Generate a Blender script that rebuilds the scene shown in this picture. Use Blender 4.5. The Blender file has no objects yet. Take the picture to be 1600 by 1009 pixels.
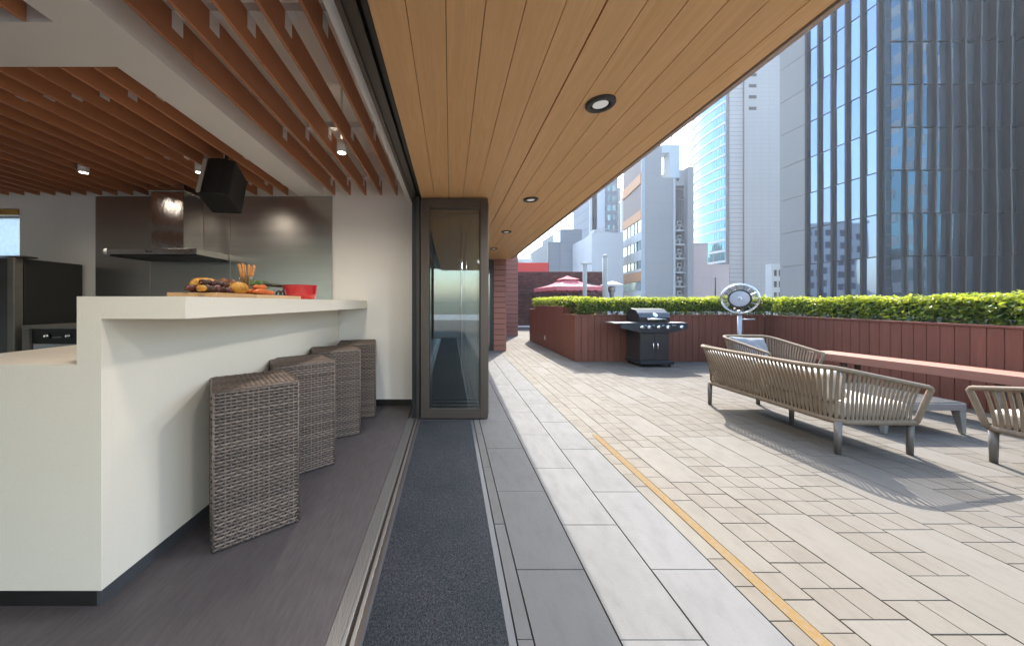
import bpy, bmesh, math, random
from mathutils import Vector, Matrix
random.seed(7)
S = bpy.context.scene
C = S.collection
R = math.radians
PI = math.pi

# ------------------------------------------------------------------ camera, sky, sun, exposure
cam = bpy.data.cameras.new('camera'); camo = bpy.data.objects.new('camera', cam); C.objects.link(camo)
camo.location = (0, 0, 1.2); camo.rotation_euler = (R(90), 0, 0)
cam.sensor_width = 36; cam.lens = 11.52
cam.shift_x = 0.0603; cam.shift_y = -0.0197
cam.clip_start = 0.05; cam.clip_end = 4000
S.camera = camo

HAZE = 0.0006
SUN_EL, SUN_AZ = R(45), math.atan2(.37, .93)      # azimuth from +Y towards +X
W = bpy.data.worlds.new('World'); S.world = W; W.use_nodes = True
wn = W.node_tree; wn.nodes.clear()
sky = wn.nodes.new('ShaderNodeTexSky'); sky.sky_type = 'NISHITA'; sky.sun_disc = False
sky.sun_elevation = SUN_EL; sky.sun_rotation = SUN_AZ
sky.air_density = 1.6; sky.dust_density = 2.4; sky.ozone_density = 4; sky.altitude = 20
bgn = wn.nodes.new('ShaderNodeBackground'); bgn.inputs['Strength'].default_value = 0.15
wo = wn.nodes.new('ShaderNodeOutputWorld')
wn.links.new(sky.outputs[0], bgn.inputs[0]); wn.links.new(bgn.outputs[0], wo.inputs[0])
sl = bpy.data.lights.new('sun', 'SUN'); sl.energy = 2.55; sl.angle = R(0.53); sl.color = (1, .945, .865)
so = bpy.data.objects.new('sun', sl); C.objects.link(so)
sdir = Vector((math.sin(SUN_AZ)*math.cos(SUN_EL), math.cos(SUN_AZ)*math.cos(SUN_EL), math.sin(SUN_EL)))
so.rotation_euler = sdir.to_track_quat('Z', 'Y').to_euler(); so.location = (10, 20, 30)
S.view_settings.view_transform = 'Standard'; S.view_settings.look = 'None'
S.view_settings.gamma = 1; S.view_settings.use_curve_mapping = False
S.view_settings.exposure = 2.32
S.cycles.use_denoising = True
S.cycles.max_bounces = 14; S.cycles.diffuse_bounces = 8; S.cycles.glossy_bounces = 6; S.cycles.transmission_bounces = 10; S.cycles.transparent_max_bounces = 16
S.cycles.sample_clamp_indirect = 8; S.cycles.caustics_reflective = False; S.cycles.caustics_refractive = False

# ------------------------------------------------------------------ materials
def newmat(name):
    m = bpy.data.materials.new(name); m.use_nodes = True
    nt = m.node_tree; nt.nodes.clear()
    o = nt.nodes.new('ShaderNodeOutputMaterial'); b = nt.nodes.new('ShaderNodeBsdfPrincipled')
    nt.links.new(b.outputs[0], o.inputs[0])
    return m, nt, b
def N(nt, t, **kw):
    n = nt.nodes.new(t)
    for k, v in kw.items(): setattr(n, k, v)
    return n
def L(nt, a, b): nt.links.new(a, b)
def mathn(nt, op, a, b=None):
    n = N(nt, 'ShaderNodeMath', operation=op)
    for i, v in enumerate((a, b)):
        if v is None: continue
        if isinstance(v, (int, float)): n.inputs[i].default_value = v
        else: L(nt, v, n.inputs[i])
    return n.outputs[0]
def mixc(nt, f, a, b, mode='MIX'):
    n = N(nt, 'ShaderNodeMix', data_type='RGBA', blend_type=mode)
    for i, v in ((0, f), (6, a), (7, b)):
        if isinstance(v, (int, float)): n.inputs[i].default_value = v
        elif isinstance(v, tuple): n.inputs[i].default_value = (*v[:3], 1)
        else: L(nt, v, n.inputs[i])
    return n.outputs[2]
def rnd(nt):
    "a random number per object and per loose piece"
    oi = N(nt, 'ShaderNodeObjectInfo'); ge = N(nt, 'ShaderNodeNewGeometry')
    return mathn(nt, 'FRACT', mathn(nt, 'ADD', oi.outputs['Random'], ge.outputs['Random Per Island']))
def noise(nt, scale, stretch=(1, 1, 1), detail=4, rough=.55, coord='world', dist=0):
    if coord == 'world': co = N(nt, 'ShaderNodeNewGeometry').outputs['Position']
    else: co = N(nt, 'ShaderNodeTexCoord').outputs['Object']
    mp = N(nt, 'ShaderNodeMapping'); mp.inputs['Scale'].default_value = stretch; L(nt, co, mp.inputs[0])
    n = N(nt, 'ShaderNodeTexNoise'); n.inputs['Scale'].default_value = scale; n.inputs['Detail'].default_value = detail
    n.inputs['Roughness'].default_value = rough; n.inputs['Distortion'].default_value = dist
    L(nt, mp.outputs[0], n.inputs['Vector']); return n.outputs['Fac']
def ramp(nt, f, lo, hi, a=0., b=1.):
    n = N(nt, 'ShaderNodeMapRange'); n.inputs[1].default_value = lo; n.inputs[2].default_value = hi
    n.inputs[3].default_value = a; n.inputs[4].default_value = b; L(nt, f, n.inputs[0]); return n.outputs[0]
def bump(nt, b, h, strength=.2, dist=.01):
    n = N(nt, 'ShaderNodeBump'); n.inputs['Strength'].default_value = strength; n.inputs['Distance'].default_value = dist
    L(nt, h, n.inputs['Height']); L(nt, n.outputs[0], b.inputs['Normal'])
def sc(c, k): return tuple(min(1, v*k) for v in c)
def M(name, col, rough=.5, metal=0, var=.12, scale=6, stretch=(1, 1, 1), piece=.0, bmp=0, bscale=60, bstretch=None, spec=.5, coat=0, tint=None, rvar=.1, coord='world', bdist=.01):
    m, nt, b = newmat(name)
    n1 = noise(nt, scale, stretch, 5, .6, coord)
    c = mixc(nt, ramp(nt, n1, .3, .7), sc(col, 1-var), sc(col, 1+var))
    if piece:
        r = rnd(nt); t2 = tint or sc(col, 1-2*piece)
        c = mixc(nt, ramp(nt, r, 0, 1, 0, 1 if tint else 1), c, mixc(nt, ramp(nt, n1, .3, .7), sc(t2, 1-var), sc(t2, 1+var)))
    L(nt, c, b.inputs['Base Color'])
    L(nt, ramp(nt, n1, .25, .75, max(0.02, rough-rvar*rough), min(1, rough+rvar*rough)), b.inputs['Roughness'])
    b.inputs['Metallic'].default_value = metal; b.inputs['Specular IOR Level'].default_value = spec
    b.inputs['Coat Weight'].default_value = coat
    if bmp: bump(nt, b, noise(nt, bscale, bstretch or stretch, 4, .6, coord), bmp, bdist)
    return m

def wood(name, col, dark, axis='Y', freq=26, piece=.18, rough=.45, bmp=.12):
    m, nt, b = newmat(name)
    st = {'X': (.05, 1, 1), 'Y': (1, .05, 1), 'Z': (1, 1, .05)}[axis]
    oi = rnd(nt)
    co = N(nt, 'ShaderNodeNewGeometry').outputs['Position']
    ad = N(nt, 'ShaderNodeVectorMath', operation='ADD'); cb = N(nt, 'ShaderNodeCombineXYZ')
    off = mathn(nt, 'MULTIPLY', oi, 37.)
    for i in range(3): L(nt, off, cb.inputs[i])
    L(nt, co, ad.inputs[0]); L(nt, cb.outputs[0], ad.inputs[1])
    mp = N(nt, 'ShaderNodeMapping'); mp.inputs['Scale'].default_value = st; L(nt, ad.outputs[0], mp.inputs[0])
    def nz(s, d, r, di):
        n = N(nt, 'ShaderNodeTexNoise'); n.inputs['Scale'].default_value = s; n.inputs['Detail'].default_value = d; n.inputs['Roughness'].default_value = r
        n.inputs['Distortion'].default_value = di; L(nt, mp.outputs[0], n.inputs['Vector']); return n.outputs['Fac']
    big = nz(freq*.25, 3, .5, 1.5); fine = nz(freq*5, 3, .7, .3); mid = nz(freq, 4, .6, 2.)
    f = mathn(nt, 'ADD', mathn(nt, 'MULTIPLY', mid, .55), mathn(nt, 'MULTIPLY', fine, .45))
    c = mixc(nt, ramp(nt, f, .36, .62), dark, col)
    c = mixc(nt, ramp(nt, big, .35, .65, 0, .35), c, sc(col, .82))
    c = mixc(nt, ramp(nt, oi, 0, 1, 0, piece*2), c, sc(dark, 1.05))
    c = mixc(nt, ramp(nt, noise(nt, 3.1, st, 5, .7), .5, .8, 0, .45), c, sc(dark, .72))
    L(nt, c, b.inputs['Base Color']); b.inputs['Roughness'].default_value = rough; b.inputs['Specular IOR Level'].default_value = .2
    bump(nt, b, f, bmp, .004)
    return m

def glassmat(name, tint=(.8, .9, .9), refl=1.45, alpha=.8, rough=0.0):
    "thin pane: tinted see-through plus mirror"
    m = bpy.data.materials.new(name); m.use_nodes = True; nt = m.node_tree; nt.nodes.clear()
    o = N(nt, 'ShaderNodeOutputMaterial'); t = N(nt, 'ShaderNodeBsdfTransparent'); g = N(nt, 'ShaderNodeBsdfGlossy')
    t.inputs[0].default_value = (*tint, 1); g.inputs['Roughness'].default_value = rough
    lw = N(nt, 'ShaderNodeLayerWeight'); lw.inputs[0].default_value = .5; f0 = ((refl-1)/(refl+1))**2
    fr = ramp(nt, mathn(nt, 'POWER', lw.outputs['Facing'], 4.), 0, 1, f0, 1)
    mx = N(nt, 'ShaderNodeMixShader'); L(nt, fr, mx.inputs[0]); L(nt, t.outputs[0], mx.inputs[1]); L(nt, g.outputs[0], mx.inputs[2])
    L(nt, mx.outputs[0], o.inputs[0]); return m

def facade_glass(name, col, metal=.8, rough=.03, wav=.05, wscale=.5, piece=.08):
    m, nt, b = newmat(name)
    r = rnd(nt)
    L(nt, mixc(nt, r, sc(col, 1-piece), sc(col, 1+piece)), b.inputs['Base Color'])
    b.inputs['Metallic'].default_value = metal; b.inputs['Roughness'].default_value = rough
    if wav: bump(nt, b, noise(nt, wscale, (1, 1, .6), 2, .5), wav, .15)
    return m

def tilemat(name, a, bcol, speck=.12, rough=.75):
    m, nt, b = newmat(name)
    r = rnd(nt)
    c = mixc(nt, r, a, bcol)
    n1 = noise(nt, 2.2, (1, 1, 1), 6, .65); n2 = noise(nt, 160, (1, .6, 1), 3, .7); n3 = noise(nt, 14, (1, .4, 1), 5, .7)
    c = mixc(nt, ramp(nt, n1, .35, .7, 0, .28), c, sc(bcol, .78))
    c = mixc(nt, ramp(nt, n2, .35, .65, 0, speck*2), c, sc(a, .6))
    c = mixc(nt, ramp(nt, n3, .5, .75, 0, .3), c, sc(bcol, .72))
    L(nt, c, b.inputs['Base Color']); L(nt, ramp(nt, n3, .3, .7, rough-.1, rough+.12), b.inputs['Roughness']); b.inputs['Specular IOR Level'].default_value = .14
    bump(nt, b, mathn(nt, 'ADD', n2, mathn(nt, 'MULTIPLY', n3, 1.5)), .35, .003)
    return m

def gridmat(name, col, joint, px, pz, axis='X', jw=.03, rough=.6, var=.06, metal=0):
    "flat panels far away: thin joint lines, world sized"
    m, nt, b = newmat(name)
    ge = N(nt, 'ShaderNodeNewGeometry'); sp = N(nt, 'ShaderNodeSeparateXYZ'); L(nt, ge.outputs['Position'], sp.inputs[0])
    u = mathn(nt, 'ADD', sp.outputs[0], sp.outputs[1]) if axis == 'XY' else sp.outputs['XYZ'.index(axis)]
    f1 = mathn(nt, 'FRACT', mathn(nt, 'DIVIDE', u, px)); f2 = mathn(nt, 'FRACT', mathn(nt, 'DIVIDE', sp.outputs[2], pz))
    l = mathn(nt, 'MAXIMUM', mathn(nt, 'LESS_THAN', f1, jw/px), mathn(nt, 'LESS_THAN', f2, jw/pz))
    n1 = noise(nt, .12, (1, 1, .5), 5, .6)
    c = mixc(nt, ramp(nt, n1, .3, .7), sc(col, 1-var), sc(col, 1+var))
    c = mixc(nt, l, c, joint)
    L(nt, c, b.inputs['Base Color']); b.inputs['Roughness'].default_value = rough; b.inputs['Metallic'].default_value = metal
    return m

def emit(name, col, s):
    m = bpy.data.materials.new(name); m.use_nodes = True; nt = m.node_tree; nt.nodes.clear()
    o = N(nt, 'ShaderNodeOutputMaterial'); e = N(nt, 'ShaderNodeEmission'); e.inputs[0].default_value = (*col, 1); e.inputs[1].default_value = s
    L(nt, e.outputs[0], o.inputs[0]); return m

def leafmat(name, a, b_, trans=.45):
    m = bpy.data.materials.new(name); m.use_nodes = True; nt = m.node_tree; nt.nodes.clear()
    o = N(nt, 'ShaderNodeOutputMaterial'); r = rnd(nt)
    c = mixc(nt, r, a, b_)
    d = N(nt, 'ShaderNodeBsdfPrincipled'); L(nt, c, d.inputs['Base Color']); d.inputs['Roughness'].default_value = .38
    t = N(nt, 'ShaderNodeBsdfTranslucent'); L(nt, mixc(nt, .5, c, (.55, .62, .05)), t.inputs[0])
    mx = N(nt, 'ShaderNodeMixShader'); mx.inputs[0].default_value = trans
    L(nt, d.outputs[0], mx.inputs[1]); L(nt, t.outputs[0], mx.inputs[2]); L(nt, mx.outputs[0], o.inputs[0]); return m

MT = {}
MT['white'] = M('white_plaster', (.84, .82, .78), .85, var=.02, scale=3, bmp=.05, bscale=90)
MT['whitepaint'] = M('white_paint', (.82, .81, .79), .6, var=.015)
MT['slat'] = M('brown_slat', (.52, .215, .10), .5, var=.1, scale=5, stretch=(1, .08, 1), piece=.08, bmp=.05, bscale=40, bstretch=(1, .05, 1))
MT['soffit'] = wood('soffit_wood', (.92, .565, .275), (.80, .455, .205), 'Y', 26, .12)
MT['bronze'] = M('bronze_aluminium', (.105, .085, .073), .38, .55, var=.06, stretch=(1, 1, .1))
MT['darkalu'] = M('dark_aluminium', (.06, .055, .052), .42, .5, var=.08)
MT['alu'] = M('aluminium', (.27, .27, .275), .42, .8, var=.08, scale=10, stretch=(1, .1, 1))
MT['black'] = M('black_satin', (.012, .012, .013), .45, 0, var=.2)
MT['blackgap'] = M('black_gap', (.008, .008, .008), .9)
MT['skirt'] = M('black_skirting', (.016, .015, .014), .35)
MT['steel'] = M('brushed_steel', (.48, .455, .42), .31, 1, var=.05, scale=12, stretch=(.02, 1, 3), bmp=.012, bscale=200, bstretch=(.01, 1, 3), rvar=.12)
MT['chrome'] = M('polished_steel', (.60, .58, .55), .13, 1, var=.03, bmp=.25, bscale=4, bstretch=(1, 1, .5), bdist=.02)
MT['quartz'] = None
MT['floor'] = None
MT['mat'] = None
MT['tileA'] = tilemat('pale_tile', (.124, .124, .126), (.114, .113, .112), .06)
MT['tileB'] = tilemat('beige_tile', (.136, .123, .105), (.119, .105, .087), .08)
MT['tileS'] = tilemat('beige_slab', (.138, .127, .111), (.128, .116, .099), .06)
MT['grout'] = M('deck_grout', (.075, .064, .054), .9)
MT['planter'] = wood('planter_wood', (.215, .080, .054), (.14, .052, .034), 'Z', 22, .2, .5, .1)
MT['clad'] = wood('cladding_wood', (.33, .15, .118), (.23, .10, .08), 'X', 22, .25, .55, .1)
MT['bench'] = wood('bench_wood', (.34, .162, .118), (.28, .128, .092), 'Y', 20, .1, .5, .08)
MT['rope'] = M('taupe_rope', (.205, .152, .102), .8, var=.12, scale=30, piece=.05, bmp=.4, bscale=500, bstretch=(1, 1, 1))
MT['legmetal'] = M('grey_brown_metal', (.15, .135, .125), .42, .3, var=.06)
MT['tablemetal'] = M('grey_table_metal', (.26, .255, .25), .4, .3, var=.05)
MT['cushion'] = M('cream_fabric', (.62, .57, .50), .9, var=.05, bmp=.2, bscale=300)
MT['greycush'] = M('grey_fabric', (.22, .225, .235), .9, var=.07, scale=12, bmp=.5, bscale=14, bdist=.02)
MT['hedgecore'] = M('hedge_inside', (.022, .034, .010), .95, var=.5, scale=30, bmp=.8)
MT['tan'] = wood('tan_board', (.52, .36, .22), (.42, .28, .16), 'X', 22, .15, .5, .08)
MT['soil'] = M('planter_soil', (.05, .035, .025), .95, var=.3, scale=40, bmp=.6)
MT['twig'] = M('twig_bark', (.09, .06, .04), .9)
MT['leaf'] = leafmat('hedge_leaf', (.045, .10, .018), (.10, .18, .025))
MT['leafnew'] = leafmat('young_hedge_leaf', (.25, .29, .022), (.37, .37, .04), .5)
MT['bbq'] = M('black_enamel', (.016, .018, .021), .28, .0, var=.1, coat=.4)
MT['bbqpanel'] = M('charcoal_steel', (.045, .045, .048), .36, .4, var=.08)
MT['bbqblue'] = M('dark_blue_grey_panel', (.03, .036, .046), .33, .35, var=.08)
MT['chromep'] = M('chrome_plate', (.75, .75, .76), .12, 1, var=.02)
MT['greymetal'] = M('silver_grey_metal', (.36, .36, .37), .35, .6, var=.05)
MT['red'] = M('red_enamel', (.52, .012, .02), .2, 0, var=.08, coat=.6)
MT['board'] = wood('chopping_board', (.55, .36, .19), (.40, .24, .12), 'Y', 30, .25)
MT['paper'] = M('brown_paper', (.42, .23, .10), .8, var=.15, bmp=.5, bscale=20)
MT['brick'] = M('dark_red_brick', (.125, .055, .05), .85, var=.15, scale=3, piece=.22, bmp=.3, bscale=40)
MT['mortar'] = M('dark_mortar', (.05, .028, .027), .95)
MT['canopy'] = M('red_canopy', (.50, .13, .14), .85, var=.07, scale=3)
MT['pole'] = M('beige_pole', (.34, .32, .28), .6, var=.06)
MT['glassdoor'] = glassmat('door_glass', (.80, .85, .85), 2.3)
MT['clear'] = glassmat('clear_glass', (.9, .94, .94), 1.45)
MT['tabletop'] = M('dark_glass_top', (.10, .105, .105), .06, 0, var=.03, spec=1.)
MT['lens'] = M('frosted_lens', (.82, .81, .78), .35)
MT['asphalt'] = M('city_concrete', (.26, .25, .24), .9, var=.2, scale=.3)

def _special():
    m, nt, b = newmat('cream_quartz')
    n1 = noise(nt, 260, detail=2, rough=.5); n2 = noise(nt, 3); n3 = noise(nt, 95, detail=2)
    c = mixc(nt, ramp(nt, n1, .62, .7, 0, .35), (.83, .765, .655), (.59, .50, .37))
    c = mixc(nt, ramp(nt, n3, .66, .72, 0, .4), c, (.85, .82, .76))
    c = mixc(nt, ramp(nt, n2, .3, .7, 0, .12), c, (.71, .645, .545))
    L(nt, c, b.inputs['Base Color']); b.inputs['Roughness'].default_value = .42; MT['quartz'] = m
    m, nt, b = newmat('grey_floor_vinyl')
    n1 = noise(nt, 60, (1, .12, 1), 4, .7); n2 = noise(nt, 2.5, (1, .5, 1), 5, .6); n3 = noise(nt, 220, (1, .5, 1), 2)
    c = mixc(nt, ramp(nt, n1, .35, .65), (.056, .049, .054), (.088, .079, .085))
    c = mixc(nt, ramp(nt, n2, .35, .7, 0, .45), c, (.056, .05, .054)); c = mixc(nt, ramp(nt, n3, .55, .75, 0, .35), c, (.105, .096, .10))
    L(nt, c, b.inputs['Base Color']); L(nt, ramp(nt, n2, .3, .7, .42, .58), b.inputs['Roughness']); bump(nt, b, n1, .08, .002); MT['floor'] = m
    m, nt, b = newmat('mat_pile')
    n1 = noise(nt, 330, (1, .7, 1), 3, .8); n2 = noise(nt, 2.2, detail=4); n3 = noise(nt, 140, (1, .6, 1), 3, .7)
    c = mixc(nt, ramp(nt, n1, .40, .62), (.008, .0085, .012), (.10, .103, .12))
    c = mixc(nt, ramp(nt, n3, .42, .62, 0, .6), c, (.014, .0145, .018))
    c = mixc(nt, ramp(nt, n2, .4, .65, 0, .4), c, (.014, .027, .028))
    L(nt, c, b.inputs['Base Color']); b.inputs['Roughness'].default_value = .95; b.inputs['Specular IOR Level'].default_value = .15
    bump(nt, b, n1, .9, .006); MT['mat'] = m
    m, nt, b = newmat('yellow_line_paint')
    n1 = noise(nt, 45, detail=7, rough=.8); n2 = noise(nt, 4)
    c = mixc(nt, ramp(nt, n1, .44, .62, 0, .9), (.150, .090, .028), (.135, .119, .098)); c = mixc(nt, ramp(nt, n2, .35, .7, 0, .4), c, (.14, .095, .045))
    L(nt, c, b.inputs['Base Color']); b.inputs['Roughness'].default_value = .85; b.inputs['Specular IOR Level'].default_value = .12; bump(nt, b, n1, .2, .003); MT['yellow'] = m
    m, nt, b = newmat('wicker_strand')
    r = rnd(nt); n1 = noise(nt, 300, (1, 1, .3), 3)
    c = mixc(nt, r, (.070, .051, .041), (.185, .138, .112)); c = mixc(nt, ramp(nt, n1, .4, .7, 0, .5), c, (.23, .185, .158))
    L(nt, c, b.inputs['Base Color']); b.inputs['Roughness'].default_value = .42; MT['wicker'] = m
_special()

# ------------------------------------------------------------------ mesh helpers
class MB:
    def __init__(s): s.v = []; s.f = []; s.sm = []
    def add(s, vs, fs, smooth=False, mat=None):
        n = len(s.v)
        s.v += [tuple(mat @ Vector(v)) for v in vs] if mat else [tuple(v) for v in vs]
        for f in fs: s.f.append(tuple(i+n for i in f)); s.sm.append(smooth)
        return s
    def box(s, x0, x1, y0, y1, z0, z1, mat=None):
        return s.add([(x0,y0,z0),(x1,y0,z0),(x1,y1,z0),(x0,y1,z0),(x0,y0,z1),(x1,y0,z1),(x1,y1,z1),(x0,y1,z1)],
                     [(0,3,2,1),(4,5,6,7),(0,1,5,4),(1,2,6,5),(2,3,7,6),(3,0,4,7)], False, mat)
    def prism(s, poly, z0, z1, mat=None):
        n = len(poly)
        a = sum(poly[i][0]*poly[(i+1)%n][1]-poly[(i+1)%n][0]*poly[i][1] for i in range(n))
        if a < 0: poly = poly[::-1]
        vs = [(x, y, z0) for x, y in poly]+[(x, y, z1) for x, y in poly]
        return s.add(vs, [tuple(range(n-1, -1, -1)), tuple(range(n, 2*n))]+[(i, (i+1)%n, n+(i+1)%n, n+i) for i in range(n)], False, mat)
    def tube(s, path, r, seg=8, cap=True, mat=None):
        path = [Vector(p) for p in path]; n = len(path)
        rs = r if isinstance(r, (list, tuple)) else [r]*n
        vs = []; up = None
        for i, p in enumerate(path):
            t = (path[min(i+1, n-1)]-path[max(i-1, 0)]).normalized()
            if up is None:
                up = Vector((0, 0, 1)) if abs(t.z) < .9 else Vector((1, 0, 0))
            a = t.cross(up); a = a.normalized() if a.length > 1e-6 else t.orthogonal().normalized()
            b = a.cross(t).normalized(); up = b
            for k in range(seg):
                an = 2*PI*k/seg; vs.append(p+(a*math.cos(an)+b*math.sin(an))*rs[i])
        fs = []
        for i in range(n-1):
            for k in range(seg): fs.append((i*seg+k, i*seg+(k+1)%seg, (i+1)*seg+(k+1)%seg, (i+1)*seg+k))
        if cap: fs += [tuple(range(seg-1, -1, -1)), tuple(range((n-1)*seg, n*seg))]
        return s.add(vs, fs, True, mat)
    def lathe(s, prof, c=(0, 0, 0), seg=32, mat=None, smooth=True):
        vs = []; n = len(prof)
        for r, z in prof:
            for k in range(seg):
                a = 2*PI*k/seg; vs.append((c[0]+r*math.cos(a), c[1]+r*math.sin(a), c[2]+z))
        fs = []
        for i in range(n-1):
            for k in range(seg): fs.append((i*seg+k, i*seg+(k+1)%seg, (i+1)*seg+(k+1)%seg, (i+1)*seg+k))
        if False: fs.append(tuple(range(seg-1, -1, -1)))
        if False: fs.append(tuple(range((n-1)*seg, n*seg)))
        return s.add(vs, fs, smooth, mat)
    def torus(s, R0, r, c=(0, 0, 0), seg=48, k2=10, mat=None):
        vs = []
        for i in range(seg):
            a = 2*PI*i/seg
            for k in range(k2):
                b = 2*PI*k/k2; q = R0+r*math.cos(b); vs.append((c[0]+q*math.cos(a), c[1]+q*math.sin(a), c[2]+r*math.sin(b)))
        fs = [(i*k2+k, ((i+1)%seg)*k2+k, ((i+1)%seg)*k2+(k+1)%k2, i*k2+(k+1)%k2) for i in range(seg) for k in range(k2)]
        return s.add(vs, fs, True, mat)
    def blob(s, c, r, seg=14, rings=9, jit=.08, seed=0, mat=None):
        rg = random.Random(seed); vs = []
        if not isinstance(r, (tuple, list)): r = (r, r, r)
        ph = [rg.uniform(0, 6.28) for _ in range(6)]
        for i in range(rings+1):
            t = PI*i/rings
            for k in range(seg):
                a = 2*PI*k/seg
                q = 1+jit*(math.sin(2*a+ph[0])*math.sin(t+ph[1])+.6*math.sin(3*a+ph[2])*math.sin(2*t+ph[3])+.4*math.sin(5*a+4*t+ph[4]))*math.sin(t)
                vs.append((c[0]+r[0]*q*math.sin(t)*math.cos(a), c[1]+r[1]*q*math.sin(t)*math.sin(a), c[2]+r[2]*q*math.cos(t)))
        fs = [(i*seg+k, (i+1)*seg+k, (i+1)*seg+(k+1)%seg, i*seg+(k+1)%seg) for i in range(rings) for k in range(seg)]
        return s.add(vs, fs, True, mat)
    def mesh(s, name, mat, org=(0, 0, 0)):
        me = bpy.data.meshes.new(name)
        o = Vector(org)
        me.from_pydata([(v[0]-o.x, v[1]-o.y, v[2]-o.z) for v in s.v], [], s.f)
        me.polygons.foreach_set('use_smooth', s.sm)
        for m in (mat if isinstance(mat, list) else [mat]): me.materials.append(m)
        me.update(); return me

def gloc(o):
    v = Vector(o.location)
    while o.parent: o = o.parent; v += Vector(o.location)
    return v
def obj(name, mb, mat, parent=None, bev=0, seg=2, kind=None, label=None, autosm=False, org=None):
    "link a mesh given in world coordinates; a child is stored relative to its parent"
    if isinstance(mat, str): mat = MT[mat]
    xs = [v[0] for v in mb.v]; ys = [v[1] for v in mb.v]; zs = [v[2] for v in mb.v]
    g = Vector(org) if org else Vector(((min(xs)+max(xs))/2, (min(ys)+max(ys))/2, min(zs)))
    me = mb.mesh(name, mat, g)
    o = bpy.data.objects.new(name, me); C.objects.link(o)
    if parent: o.parent = parent; o.location = g-gloc(parent)
    else: o.location = g
    if bev:
        b = o.modifiers.new('bevel', 'BEVEL'); b.width = bev; b.segments = seg; b.limit_method = 'ANGLE'; b.angle_limit = R(40)
        b.harden_normals = False
    if kind: o['kind'] = kind
    if label: o['label'] = label
    return o
def tag(o, label, cat, group=None):
    o['label'] = label; o['category'] = cat
    if group: o['group'] = group
    return o
def thing(name, label, cat, loc=(0, 0, 0), group=None):
    o = bpy.data.objects.new(name, None); C.objects.link(o); o.location = loc; o.empty_display_size = .1
    return tag(o, label, cat, group)
def struct(name, mb, mat, **kw): return obj(name, mb, mat, kind='structure', **kw)
def inst(name, src, parent, loc, rot=(0, 0, 0)):
    o = src.copy(); o.name = name; C.objects.link(o); o.parent = parent; o.location = loc; o.rotation_euler = rot; return o
def meshobj(name, me, parent, loc, rot=(0, 0, 0)):
    o = bpy.data.objects.new(name, me); C.objects.link(o); o.parent = parent; o.location = loc; o.rotation_euler = rot; return o
def dup(root, loc, rotz, label, group=None):
    r = root.copy(); C.objects.link(r); r.location = loc; r.rotation_euler = (0, 0, rotz); r['label'] = label
    if group: r['group'] = group
    def rec(a, b):
        for ch in list(a.children):
            c = ch.copy(); C.objects.link(c); c.parent = b; c.matrix_parent_inverse = ch.matrix_parent_inverse.copy(); rec(ch, c)
    rec(root, r); return r

B = lambda *a, **k: MB().box(*a, **k)
# ------------------------------------------------------------------ ground and deck
struct('city_ground', B(-419, 419, -419, 519, -14.3, -14), 'asphalt')
deck = struct('deck', B(.236, 7.2, -6.5, 17.4, -.35, -.014), 'grout', org=(0, 0, 0))
struct('floor_slab', B(-6.6, .236, -4.3, 3.9, -.35, -.03), 'grout')

def build_tiles():
    rg = random.Random(11); tl = []          # x0,x1,y0,y1,kind
    def run(x0, x1, ys):
        for a, b in zip(ys, ys[1:]): tl.append((x0, x1, a, b, 'A'))
    def seq(start, step, lo, hi):
        k = math.floor((lo-start)/step); r = []
        y = start+k*step
        while y < hi+step: r.append(y); y += step
        return r
    run(.238, .296, seq(1.17, .611, -4, 8))
    run(.298, .603, seq(1.477, .6135, -4, 17))
    run(.605, .903, seq(1.168, .6065, -4, 17))
    run(.905, 1.203, seq(1.477, .6075, -4, 17))
    def col(x0, x1, anchor, slabs, unit=.1362, lo=-2.6, hi=17, split=2):
        "small paired blocks with long slabs let in"
        y = anchor
        while y > lo: y -= unit
        i = 0; sl = sorted(slabs); nxt = None
        while y < hi:
            hit = None
            for a, b in sl:
                if abs(y-a) < unit*.55: hit = b
            if hit: tl.append((x0, x1, y, hit, 'S')); y = hit; continue
            lim = min([a for a, b in sl if a > y+unit*.3] or [hi+9])
            e = y+unit if y+unit*1.45 < lim else lim
            for k in range(split):
                xa = x0+(x1-x0)*k/split; xb = x0+(x1-x0)*(k+1)/split
                tl.append((xa, xb, y, e, 'B'))
            y = e
    def autoslabs(known, lo, hi, unit=.1362):
        s = list(known); y = (max(b for a, b in known) if known else lo)+unit*rg.randint(4, 9)
        while y < hi: s.append((y, y+unit*4)); y += unit*(4+rg.randint(5, 12))
        y = (min(a for a, b in known) if known else lo)-unit*rg.randint(4, 9)
        while y > -2.5: s.append((y-unit*4, y)); y -= unit*(4+rg.randint(5, 11))
        return s
    col(1.205, 1.345, 1.174, autoslabs([], 3.2, 17, .151), .151, split=1)
    col(1.347, 1.473, 1.191, autoslabs([(1.461, 1.992)], 0, 17, .1345), .1345, split=1)
    col(1.475, 1.738, 1.254, autoslabs([(2.196, 2.725)], 0, 17))
    col(1.741, 2.017, 1.185, autoslabs([(1.323, 1.865)], 0, 17))
    col(2.020, 2.287, 1.255, autoslabs([(2.395, 2.94)], 0, 17))
    col(2.290, 2.563, 1.192, autoslabs([(1.192, 1.737)], 0, 17))
    x = 2.566; k = 0
    while x < 7.0:
        col(x, min(x+.271, 7.1), 1.12+.068*(k % 2), autoslabs([], rg.uniform(.8, 3.4), 17)); x += .2735; k += 1
    return tl
tiles = build_tiles()
def key(t):
    x, y = (t[0]+t[1])/2, (t[2]+t[3])/2
    if y < .95: return 0
    px = 703.5+512*x/y
    if px > 1640: return 0
    if 2.9 < x and y > 6.7: return 0
    return (t[1]-t[0])*(t[3]-t[2])/(y*y*y)
tiles.sort(key=key, reverse=True)
GAP = .0018
cache = {}
far = {'A': MB(), 'S': MB(), 'B': MB()}
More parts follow.
